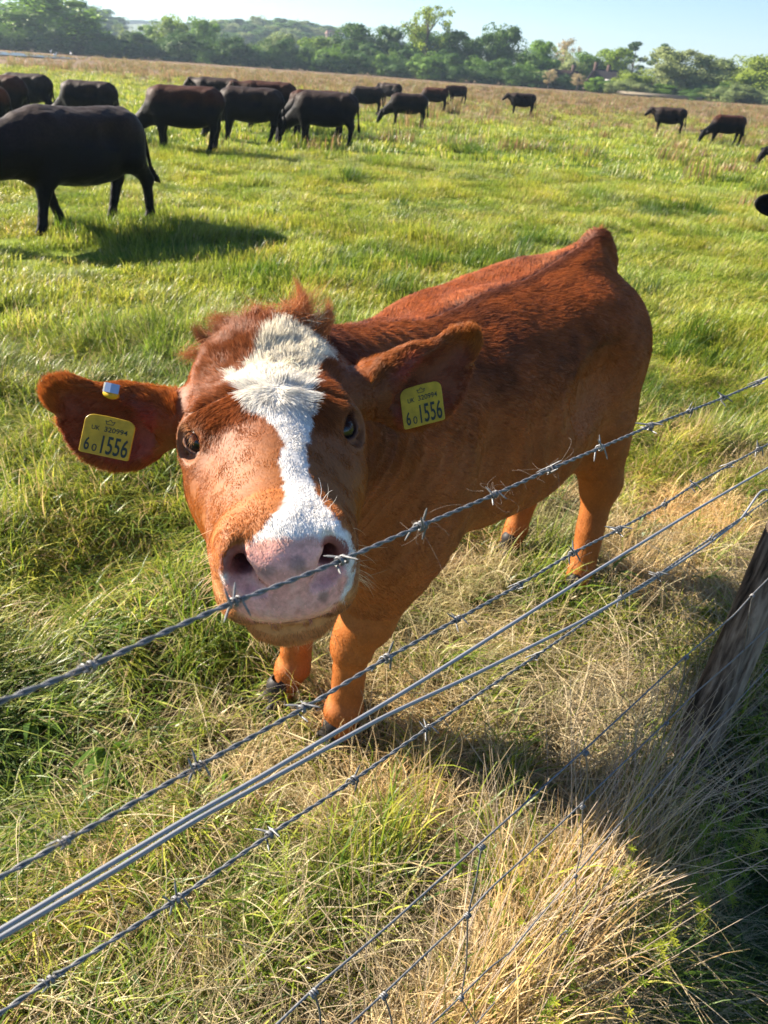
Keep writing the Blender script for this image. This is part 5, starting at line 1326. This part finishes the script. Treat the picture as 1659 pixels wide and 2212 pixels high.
def crown(seed, kind):
    """unit-height crown: base at z=0, top at z=1, about 1 wide"""
    r = np.random.default_rng(seed); lobes = []
    if kind == 'round':
        for i in range(34):
            a = r.uniform(0, 6.28); z = r.uniform(0.10, 0.88); rad = 0.36 * math.sqrt(max(0.06, 1 - (abs(z - 0.45) / 0.50) ** 2.4)) * r.uniform(0.65, 1.08)
            lobes.append(((rad * math.cos(a), rad * math.sin(a), z), r.uniform(0.085, 0.15)))
        lobes += [((0, 0, 0.5), 0.30), ((0, 0, 0.78), 0.17), ((0.05, 0.05, 0.25), 0.27)]
    elif kind == 'bush':
        for i in range(26):
            a = r.uniform(0, 6.28); rad = r.uniform(0.1, 0.42); z = r.uniform(0.08, 0.86) * (1.15 - rad); lobes.append(((rad * math.cos(a), rad * math.sin(a), z), r.uniform(0.10, 0.18)))
        lobes += [((0, 0, 0.35), 0.36)]
    elif kind == 'open':
        for i in range(34):
            a = r.uniform(0, 6.28); z = r.uniform(0.30, 0.93); rad = r.uniform(0.10, 0.38) * math.sqrt(max(0.1, 1 - (abs(z - 0.68) / 0.33) ** 2)); lobes.append(((rad * math.cos(a), rad * math.sin(a), z), r.uniform(0.06, 0.11)))
        lobes += [((0, 0, 0.88), 0.10)]
    elif kind == 'cedar':
        for i in range(13):
            a = r.uniform(0, 6.28); z = 0.35 + 0.6 * i / 13; rad = (0.42 * (1.15 - z)) * r.uniform(0.5, 1.2); lobes.append(((rad * math.cos(a), rad * math.sin(a), z), 0.11))
    elif kind == 'tall':
        for i in range(18):
            a = r.uniform(0, 6.28); z = r.uniform(0.12, 0.88); rad = 0.22 * math.sqrt(max(0.08, 1 - ((z - 0.45) / 0.52) ** 2)) * r.uniform(0.6, 1.2)
            lobes.append(((rad * math.cos(a), rad * math.sin(a), z), r.uniform(0.10, 0.16)))
        lobes += [((0, 0, 0.4), 0.2), ((0, 0, 0.65), 0.17)]
    n = {'open': 3400, 'cedar': 3000}.get(kind, 5200); V, Fc, Cc = [], [], []
    wts = np.array([l[1] ** 2 for l in lobes]); wts /= wts.sum(); pick = r.choice(len(lobes), n, p=wts)
    dirs = norm(r.normal(0, 1, (n, 3))); flat = 0.35 if kind == 'cedar' else 0.85
    tone = r.uniform(0.75, 1.25, len(lobes))
    for i in range(n):
        c, rad = lobes[pick[i]]; d = dirs[i] * [1, 1, flat]; P = np.array(c) + d * rad * (r.uniform(0.80, 1.12) if kind != 'open' else r.uniform(0.2, 1.1)); P[2] = max(P[2], 0.02)
        nn_ = norm(dirs[i] + r.normal(0, 0.55, 3)); t1 = norm(np.cross(nn_, [0.3, 0.2, 0.9])); t2 = np.cross(nn_, t1); s = (0.0165 if kind != 'open' else 0.014) * r.uniform(0.6, 1.4)
        a = r.uniform(0, 6.28); u = (t1 * math.cos(a) + t2 * math.sin(a)) * s; w = (t2 * math.cos(a) - t1 * math.sin(a)) * s * 0.75
        k0 = len(V); V += [P - u, P - w * 0.9, P + u, P + w]; Fc.append((k0, k0 + 1, k0 + 2, k0 + 3)); Cc += [np.ones(3) * tone[pick[i]] * r.uniform(0.75, 1.25)] * 4
    if kind in ('round', 'bush', 'tall'):
        for c, rad in lobes[-12:]:      # added solid core in boughs, tinted darker, keeps daylight from showing through
            k0 = len(V); g = 5
            for a in range(g + 1):
                for b in range(8):
                    th, ph = math.pi * a / g, 2 * math.pi * b / 8; q = np.array([math.sin(th) * math.cos(ph), math.sin(th) * math.sin(ph), math.cos(th) * flat]) * rad * 0.78
                    V.append(np.maximum(np.array(c) + q, [-9, -9, 0.01])); Cc.append(np.ones(3) * 0.8)
            for a in range(g):
                for b in range(8): Fc.append((k0 + a * 8 + b, k0 + (a + 1) * 8 + b, k0 + (a + 1) * 8 + (b + 1) % 8, k0 + a * 8 + (b + 1) % 8))
    me = bpy.data.meshes.new('crown'); me.from_pydata([tuple(map(float, v)) for v in V], [], Fc); vcol(me, 'col', np.array(Cc))
    parts = []
    top = 0.9 if kind in ('open', 'cedar') else 0.6
    parts.append(tube(np.array([(0, 0, -0.03), (0.005, 0, 0.2), (0.0, 0.008, 0.45), (0.004, 0, top)]), np.array([0.030, 0.022, 0.017, 0.004]), 8))
    for c, rad in lobes[:9]:
        c = np.array(c); b = np.array([0, 0, max(0.12, c[2] - 0.25)]); parts.append(tube(np.array([b, (b + c) / 2 + [0, 0, 0.01], c]), np.array([0.011, 0.007, 0.003]), 5))
    tv, tq = join(parts); tr = mesh_from('trunk', tv, tq, None, True, False)
    return me, tr

def build_rest():
    mats = [cattle_mat('black_coat', (0.035, 0.022, 0.018)), cattle_mat('brown_black_coat', (0.060, 0.022, 0.013)), cattle_mat('ginger_back_coat', (0.13, 0.040, 0.016))]  # black coat: its brown top tone stands in for sunlit rims along the backs
    ears = [ear_mesh(m) for m in mats]
    make_cattle(None, mats, ears)
    # ---- hills
    def hz_(px, py, R):
        d = ray(px, py); return H_CAM + R * d[2] / math.hypot(d[0], d[1])
    def azp(px):  # azimuth of a photo column at the horizon
        d = ray(px, 150 + (px - 830) * 0.0735); return math.atan2(d[0], d[1])
    m_hill, nt, out = mat_new('hill_grass'); geo = N(nt, 'ShaderNodeNewGeometry'); nz = noise_tex(nt, 0.012, 4, 0.6, geo.outputs['Position'])
    rp = ramp(nt, [(0.35, (0.03, 0.05, 0.015)), (0.55, (0.06, 0.09, 0.025)), (0.7, (0.09, 0.11, 0.04))]); nt.links.new(nz.outputs[0], rp.inputs[0])
    p = N(nt, 'ShaderNodeBsdfPrincipled'); nt.links.new(rp.outputs[0], p.inputs['Base Color']); p.inputs['Roughness'].default_value = 0.95; nt.links.new(p.outputs[0], out.inputs[0])
    def ridge(name, prof, R0, R1, R2):
        """rolling ground from R0 rising to the profile at R1, falling off by R2"""
        px = np.array([a for a, _ in prof]); az = np.array([azp(a) for a in px]); hh = np.array([hz_(a, b, R1) for a, b in prof])
        A = np.linspace(az[0], az[-1], 140); H_ = np.interp(A, az, hh); rs = [R0, R0 + (R1 - R0) * 0.3, R0 + (R1 - R0) * 0.65, R1, R1 + (R2 - R1) * 0.5, R2]; fs = [-0.5, 0.25, 0.75, 1.0, 0.8, 0.0]
        V = []
        for R, f in zip(rs, fs):
            for a, h in zip(A, H_): V.append((R * math.sin(a), R * math.cos(a), (h * f if f > 0 else -1.0) + (0.6 * math.sin(a * 60 + R) if f > 0 else 0)))
        n = len(A); i = np.arange(len(rs) - 1)[:, None] * n + np.arange(n - 1)[None]; q = np.stack([i, i + 1, i + n + 1, i + n], -1).reshape(-1, 4)
        o = mesh_from(name, np.array(V), q, m_hill, True); o['kind'] = 'structure'
        return lambda x, f=0.9: (azp(x), R0 + (R1 - R0) * f, float(np.interp(azp(x), az, hh)))
    mid = ridge('hill', [(-500, 62), (-100, 50), (60, 52), (200, 48), (300, 84), (380, 92), (440, 82), (520, 70), (640, 68), (740, 76), (850, 98), (1000, 118), (1200, 150), (1500, 175), (2000, 215)], 300, 430, 620)
    far = ridge('far_ridge', [(-600, 40), (0, 50), (260, 52), (330, 50), (470, 50), (700, 75), (900, 100), (1110, 108), (1180, 118), (1400, 145), (2000, 195)], 800, 1000, 1280)
    # ---- trees
    m_bark = simple('bark', (0.10, 0.08, 0.06), 0.9)
    LM = {'dark': leaf_mat('dark_leaves', [(0.030, 0.062, 0.016), (0.042, 0.080, 0.020), (0.055, 0.095, 0.024)]),
          'mid': leaf_mat('green_leaves', [(0.070, 0.125, 0.020), (0.09, 0.15, 0.024), (0.115, 0.18, 0.028)]),
          'lime': leaf_mat('lime_leaves', [(0.105, 0.15, 0.022), (0.125, 0.165, 0.026), (0.15, 0.18, 0.030)], 0.45),
          'pale': leaf_mat('willow_leaves', [(0.125, 0.15, 0.075), (0.15, 0.17, 0.085), (0.17, 0.18, 0.095)], 0.4),
          'bare': leaf_mat('budding_twigs', [(0.24, 0.18, 0.14), (0.27, 0.20, 0.15), (0.30, 0.22, 0.17)], 0.2)}
    kinds = {'round': [crown(700 + i, 'round') for i in range(4)], 'bush': [crown(720 + i, 'bush') for i in range(3)], 'open': [crown(740, 'open'), crown(741, 'open')], 'cedar': [crown(750, 'cedar'), crown(751, 'cedar')], 'tall': [crown(760 + i, 'tall') for i in range(2)]}
    for ks in kinds.values():
        for cme, tme in ks: tme.materials.append(m_bark); cme.materials.append(LM['mid'])
    cnt = [0]
    def tree(x, top, wpx, dist, kind, leaf, label, name='tree', group=None, base_z=0.0, cat='tree'):
        a = azp(x); H_ = hz_(x, top, dist) - base_z; width = wpx * dist / FPX / 0.74
        cme, tme = kinds[kind][cnt[0] % len(kinds[kind])]; cnt[0] += 1
        r = empty(name, (dist * math.sin(a), dist * math.cos(a), base_z - 0.1), cnt[0] * 2.39)
        H_ = max(H_, 1.5); r.scale = (width, width * 0.9, H_)
        c = link('crown', cme, r); c.material_slots[0].link = 'OBJECT'; c.material_slots[0].material = LM[leaf]; link('trunk', tme, r)
        tag(r, label, cat, group); return r
    T = [(105, -14, 215, 172, 'round', 'mid', 'very large spreading oak at the far left beyond the water'),
         (20, 34, 90, 180, 'round', 'lime', 'rounded lime-green tree at the left edge beside the large oak'), (196, 22, 50, 176, 'tall', 'mid', 'upright tree on the right flank of the large oak'),
         (270, 58, 62, 180, 'bush', 'pale', 'pale olive tree just right of the large oak'), (328, 52, 60, 186, 'round', 'mid', 'mid green tree left of the bright lime tree'),
         (370, 37, 74, 184, 'round', 'lime', 'bright lime-green domed tree in the left treeline'), (443, 38, 64, 182, 'round', 'mid', 'dark-tipped round tree right of the bright lime dome'),
         (505, 92, 48, 176, 'bush', 'mid', 'low round bushy tree under the hillside houses'), (548, 84, 50, 180, 'bush', 'lime', 'small bright tree between two low dark ones'),
         (612, 74, 80, 190, 'round', 'pale', 'pale grey-green tree left of the pointed light one'), (692, 78, 88, 180, 'round', 'lime', 'pointed light green tree at the left of the dark tall group'),
         (770, 54, 96, 178, 'round', 'dark', 'broad dark tree starting the tall group'), (842, 54, 74, 182, 'round', 'dark', 'dark tree between the broad one and the tall airy one'),
         (918, 12, 98, 176, 'open', 'lime', 'tallest tree, airy crown with sky showing through'), (905, 58, 90, 181, 'round', 'mid', 'yellowish-green rounded tree below the tallest airy crown'),
         (968, 70, 92, 176, 'round', 'dark', 'very dark wide tree right under the tallest one'), (1022, 74, 60, 180, 'tall', 'dark', 'narrow dark tree between two wide ones'),
         (1072, 58, 88, 174, 'round', 'dark', 'dark pointed-top tree standing right of the tall group'), (1140, 96, 60, 184, 'bush', 'mid', 'low grey-green tree right of the dark pointed one'),
         (1165, 90, 66, 178, 'round', 'mid', 'round mid green tree left of the brown house'), (1213, 88, 54, 196, 'open', 'bare', 'pinkish leafless tree behind the brown house'),
         (1214, 112, 60, 190, 'bush', 'pale', 'pale bush tree under the pinkish leafless one'), (1255, 112, 76, 192, 'round', 'mid', 'green tree behind the brown house roof'),
         (1312, 106, 84, 194, 'round', 'lime', 'yellow-green tree behind the chimneys'), (1358, 90, 58, 200, 'cedar', 'dark', 'flat-topped dark cedar against the sky'),
         (1408, 94, 46, 204, 'cedar', 'dark', 'smaller dark cedar right of the flat-topped one'), (1360, 140, 70, 166, 'bush', 'lime', 'yellow weeping tree right of the dark roofs'),
         (1445, 106, 108, 172, 'round', 'pale', 'large pale willow in the right treeline'), (1492, 116, 44, 196, 'cedar', 'dark', 'small dark pine top behind the pale willow'),
         (1544, 122, 100, 172, 'round', 'pale', 'greyish willow right of the large pale one'), (1622, 118, 110, 170, 'round', 'lime', 'wide light green tree at the right edge'),
         (1720, 128, 110, 170, 'round', 'pale', 'pale tree just past the right edge'), (1590, 170, 60, 160, 'bush', 'pale', 'low rounded bush in front of the right edge trees'), (1500, 190, 40, 158, 'bush', 'dark', 'small dark bush at the foot of the willows'),
         (1186, 150, 34, 158, 'open', 'bare', 'leafless bush in front of the left end of the brown house'), (1248, 158, 36, 158, 'open', 'bare', 'leafless bush between the two brown houses'), (1330, 172, 30, 158, 'bush', 'pale', 'small bush at the right end of the dark roofed house'),
         (1285, 165, 36, 160, 'bush', 'mid', 'small bush in front of the brown house'), (-60, 10, 150, 176, 'round', 'mid', 'tree beyond the left edge of the photo')]
    for (x, top, w, d, k, lf, lab) in T: tree(x, top - 0.09 * (165 + (x - 830) * 0.0735 - top), w, d, k, lf, lab, 'tree' if k != 'cedar' else 'cedar_tree')
    rg = np.random.default_rng(31)
    SH = ['the largest oak', 'the lime tree at the left edge', 'the upright tree beside the oak', 'the pale olive tree', 'the tree before the lime dome', 'the bright lime dome', 'the round tree by the lime dome', 'the low bushy tree', 'the small bright tree', 'the pale grey-green tree', 'the pointed light green tree', 'the broad dark tree', 'the second dark tree', 'the tallest airy tree', 'the yellowish rounded tree', 'the very dark wide tree', 'the narrow dark tree', 'the dark pointed-top tree', 'the low grey-green tree', 'the tree left of the brown house', 'the pinkish leafless tree', 'the pale bush tree', 'the tree behind the brown house', 'the tree behind the chimneys', 'the flat-topped cedar', 'the smaller cedar', 'the yellow weeping tree', 'the large pale willow', 'the small dark pine', 'the greyish willow', 'the light green tree at the right edge']
    used = set()
    def near(x, head):
        k = int(np.argmin([abs(t[0] - x) for t in T[:len(SH)]])); dx = x - T[k][0]
        for side in (('just left of', 'slightly left of', 'well left of') if dx < 0 else ('just right of', 'slightly right of', 'well right of')) + ('in front of', 'low before', 'partly covering'):
            l = '%s %s %s' % (head, side, SH[k])
            if l not in used: used.add(l); return l
        return l
    for i in range(58):          # hedge at the foot of the trees
        x = -90 + i * 31.5 + rg.uniform(-8, 8)
        if 1225 < x < 1345 and i % 2: continue
        e = 150 + (x - 830) * 0.0735; hh = rg.uniform(34, 60) if x < 1150 else rg.uniform(12, 34)
        tree(x, e - hh, rg.uniform(48, 74), rg.uniform(160, 170), 'bush', ('dark', 'dark', 'mid')[i % 3] if x < 1150 else ('mid', 'pale', 'dark')[i % 3],
             near(x, ('dark', 'dense', 'greener')[i % 3] + ' hedge bush'), 'hedge_bush', 'bushes of the hedge along the far side of the field', cat='bush')
    # woods on the hills
    for i in range(46):
        x = 425 + i * 7.6 + rg.uniform(-5, 5); f = (0.95, 0.7, 0.45)[i % 3]; a, R, h = mid(x, f); g = {0.95: 0.97, 0.7: 0.82, 0.45: 0.5}[f]
        bz = h * g - 0.5; top = 34 + max(0, x - 640) * 0.22 + (0, 14, 28)[i % 3] + rg.uniform(-3, 7) + max(0, 480 - x) * 0.2
        tree(x, top, rg.uniform(34, 50), R, 'round', ('dark', 'mid', 'pale', 'mid')[i % 4], near(x, 'hazy %s %s hillside tree' % (('dark', 'green', 'pale', 'green')[i % 4], ('high', 'middle', 'low')[i % 3])), 'woodland_tree', 'trees of the hazy wood on the middle hill', bz)
    for i in range(26):
        x = -20 + i * 11.5 + rg.uniform(-5, 5); f = (0.9, 0.6)[i % 2]; a, R, h = mid(x, f); bz = h * (0.95 if f > .8 else 0.68) - 0.5
        top = 10 + (0, 10)[i % 2] + rg.uniform(-3, 6) + max(0, x - 225) * 0.9
        tree(x, top, rg.uniform(36, 52), R, 'round', ('dark', 'dark', 'mid')[i % 3], near(x, 'hazy %s wood tree' % ('high', 'low')[i % 2]), 'woodland_tree', 'trees of the dark wood behind the large oak', bz)
    for i in range(44):
        x = 250 + i * 21 + rg.uniform(-6, 6); a, R, h = far(x, 0.98); bz = h - 1
        tree(x, 44 + max(0, x - 300) * 0.082 - 4 + rg.uniform(-1.5, 2), rg.uniform(24, 36), R, 'bush', 'dark', near(x, 'tiny tree on the farthest ridge'), 'woodland_tree', 'trees along the farthest ridge', bz)
    # ---- houses
    m_brick = simple('brick', (0.075, 0.042, 0.034), 0.9); m_tile = simple('dark_roof_tiles', (0.022, 0.020, 0.024), 0.9, 0, 0.1); m_red = simple('red_roof_tiles', (0.13, 0.06, 0.045), 0.85)
    m_white = simple('white_render', (0.75, 0.73, 0.68), 0.8); m_glass = simple('window_glass', (0.05, 0.06, 0.08), 0.1); m_tim = simple('timber', (0.045, 0.028, 0.024), 0.9, 0, 0.1)
    def box(x0, x1, y0, y1, z0, z1):
        v = np.array([(x, y, z) for x in (x0, x1) for y in (y0, y1) for z in (z0, z1)], float)
        return v, np.array([(0, 1, 3, 2), (4, 6, 7, 5), (0, 4, 5, 1), (2, 3, 7, 6), (0, 2, 6, 4), (1, 5, 7, 3)])
    def house(x, dist, w, dp, h, rh, wall, roof, label, rz=0.0, base=0.0, chim=((0.3, 1.5),), gables=0):
        a = azp(x); r = empty('house', (dist * math.sin(a), dist * math.cos(a), base), -a + rz); tag(r, label, 'house')
        v, q = box(-w / 2, w / 2, -dp / 2, dp / 2, -1, h); mesh_from('wall', v, q, wall, False, r)
        o_ = 0.4; v = np.array([(-w / 2 - o_, -dp / 2 - o_, h - 0.1), (w / 2 + o_, -dp / 2 - o_, h - 0.1), (w / 2 + o_, dp / 2 + o_, h - 0.1), (-w / 2 - o_, dp / 2 + o_, h - 0.1), (-w / 2 + rh * 0.2, 0, h + rh), (w / 2 - rh * 0.2, 0, h + rh)])
        rf = mesh_from('roof', v, [(0, 1, 5, 4), (2, 3, 4, 5), (0, 4, 3), (1, 2, 5), (0, 3, 2, 1)], roof, False, r)
        for cx, ch in chim:
            v, q = box(cx * w - 0.32, cx * w + 0.32, -0.4, 0.4, h + rh * 0.4, h + rh + ch); mesh_from('chimney', v, q, m_brick, False, rf)
        for g in range(gables):
            gx = (-0.28 + 0.5 * g) * w; gw = w * 0.2; v = np.array([(gx - gw, -dp / 2 - 0.6, h - 0.2), (gx + gw, -dp / 2 - 0.6, h - 0.2), (gx, -dp / 2 - 0.6, h + rh * 0.85), (gx - gw, 0, h - 0.2), (gx + gw, 0, h - 0.2), (gx, 0, h + rh * 0.85)])
            mesh_from('gable', v, [(0, 1, 2), (0, 2, 5, 3), (1, 4, 5, 2), (3, 5, 4)], m_tim, False, rf)
        nw = max(2, int(w / 3.2))
        for lv in range(max(1, int(h / 2.8))):
            for k in range(nw):
                xx = -w / 2 + (k + 0.5) * w / nw; zz = 1.0 + lv * 2.7; v, q = box(xx - 0.55, xx + 0.55, -dp / 2 - 0.06, -dp / 2 + 0.1, zz, zz + 1.2); f_ = mesh_from('window', v, q, m_white, False, r)
                v, q = box(xx - 0.45, xx + 0.45, -dp / 2 - 0.08, -dp / 2 - 0.02, zz + 0.1, zz + 1.1); mesh_from('pane', v, q, m_glass, False, f_)
    house(1212, 172, 6.5, 6, 1.6, 1.7, m_brick, m_tim, 'brown timbered house with two gables, half hidden by bare branches', 0.15, 0, ((0.3, 0.9),), 2)
    house(1302, 170, 5.6, 6, 1.4, 2.4, m_tim, m_tile, 'house with a steep dark roof and tall chimneys left of the yellow tree', -0.2, 0, ((-0.35, 1.1), (0.1, 0.8)), 1)
    for (x, y, w, wm, rm, lab) in ((560, 84, 6, m_white, m_tile, 'small white house on the wooded hillside'), (716, 74, 9, m_brick, m_red, 'red-roofed house on the hillside, left of a similar one'), (742, 76, 8, m_white, m_tile, 'grey-roofed pale house on the hillside beside the red-roofed one')):
        base = hz_(x, y + 10, 372); house(x, 372, w * 0.55, 3.5, 1.8, 1.3, wm, rm, lab, 0.3, base, ())
    # low pale wall at the foot of the willows
    a0, a1 = azp(1335), azp(1520); R = 157; p0, p1 = np.array([R * math.sin(a0), R * math.cos(a0)]), np.array([R * math.sin(a1), R * math.cos(a1)]); mdp = (p0 + p1) / 2
    wr = empty('garden_wall', (mdp[0], mdp[1], 0), math.atan2(p1[1] - p0[1], p1[0] - p0[0])); tag(wr, 'low pale wall at the field edge in front of the willows', 'wall')
    Lw = np.linalg.norm(p1 - p0); v, q = box(-Lw / 2, Lw / 2, -0.15, 0.15, 0, 0.50); mesh_from('wall_face', v, q, simple('pale_stone', (0.22, 0.19, 0.14), 0.9), False, wr)
    v, q = box(-Lw / 2, Lw / 2, -0.22, 0.22, 0.503, 0.58); mesh_from('coping', v, q, simple('pale_coping', (0.28, 0.25, 0.2), 0.9), False, wr)
    # ---- water
    m_w, nt, out = mat_new('flood_water'); p = N(nt, 'ShaderNodeBsdfPrincipled'); p.inputs['Base Color'].default_value = (0.05, 0.07, 0.08, 1); p.inputs['Roughness'].default_value = 0.3
    nz = noise_tex(nt, 1.5, 3); bp = N(nt, 'ShaderNodeBump'); bp.inputs['Strength'].default_value = 0.15; bp.inputs['Distance'].default_value = 0.05; nt.links.new(nz.outputs[0], bp.inputs['Height']); nt.links.new(bp.outputs[0], p.inputs['Normal']); nt.links.new(p.outputs[0], out.inputs[0])
    V = []; nW = 40
    for i in range(nW):
        f = i / (nW - 1); x = -420 + f * 590; w_ = (1 - f) ** 0.5
        for s in (0, 1):
            y = 150 + (x - 830) * 0.0735 + 28.5 + (s * 2 - 1) * (7.0 * w_ + 0.2 * math.sin(i * 1.7)); g = ground(x, y); V.append((g[0], g[1], 0.16))
    o = mesh_from('water', np.array(V), [(2 * i, 2 * i + 2, 2 * i + 3, 2 * i + 1) for i in range(nW - 1)], m_w, False); o['kind'] = 'structure'
    # ---- three white birds by the water
    m_b = simple('white_feathers', (0.8, 0.8, 0.78), 0.7); G = Field(graded([-0.5, (0.6, 0.03)]), graded([-0.2, (0.2, 0.03)]), graded([-0.05, (1.0, 0.03)]))
    G.ell((0, 0, 0.45), (0.30, 0.12, 0.14), 0.05); G.cone((0.2, 0, 0.5), (0.30, 0, 0.78), 0.07, 0.04, 0.04); G.cone((0.30, 0, 0.80), (0.48, 0, 0.78), 0.055, 0.012, 0.02)
    for s in (-1, 1): G.cone((0.02, 0.05 * s, 0.4), (0.02, 0.05 * s, 0.0), 0.03, 0.022, 0.02)
    bv, bq = G.mesh(); bme = mesh_from('white_bird', bv, bq, m_b, True, False)
    for (x, y, rz, lab) in ((119, 122, 0.3, 'white bird standing by the water, nearest its end'), (154, 118, 2.4, 'white bird standing farthest right of the water'), (110, 113, 1.2, 'white bird standing close under the large oak')):
        g = ground(x, y + 3); o = link('white_bird', bme); o.location = (g[0], g[1], 0); o.rotation_euler = (0, 0, rz); o.scale = (0.75,) * 3; tag(o, lab, 'bird', 'white birds by the flood water')
    # ---- haze
    hz = box(-1320, 1320, -30, 1320, -7, 66); m_h, nt, out = mat_new('haze'); pv = N(nt, 'ShaderNodeVolumePrincipled')
    pv.inputs['Color'].default_value = (0.62, 0.80, 1.0, 1); pv.inputs['Density'].default_value = 0.00038; pv.inputs['Anisotropy'].default_value = 0.35
    nt.links.new(pv.outputs[0], out.inputs['Volume'])
    if USE_HAZE:
        o = mesh_from('haze', hz[0], hz[1], m_h, False); o['kind'] = 'stuff'

# ------------------------------------------------------------------ build everything
build_ground()
build_rest()
build_grass()
build_fence()
heifer()
print('script seconds', round(time.time() - T0, 1))
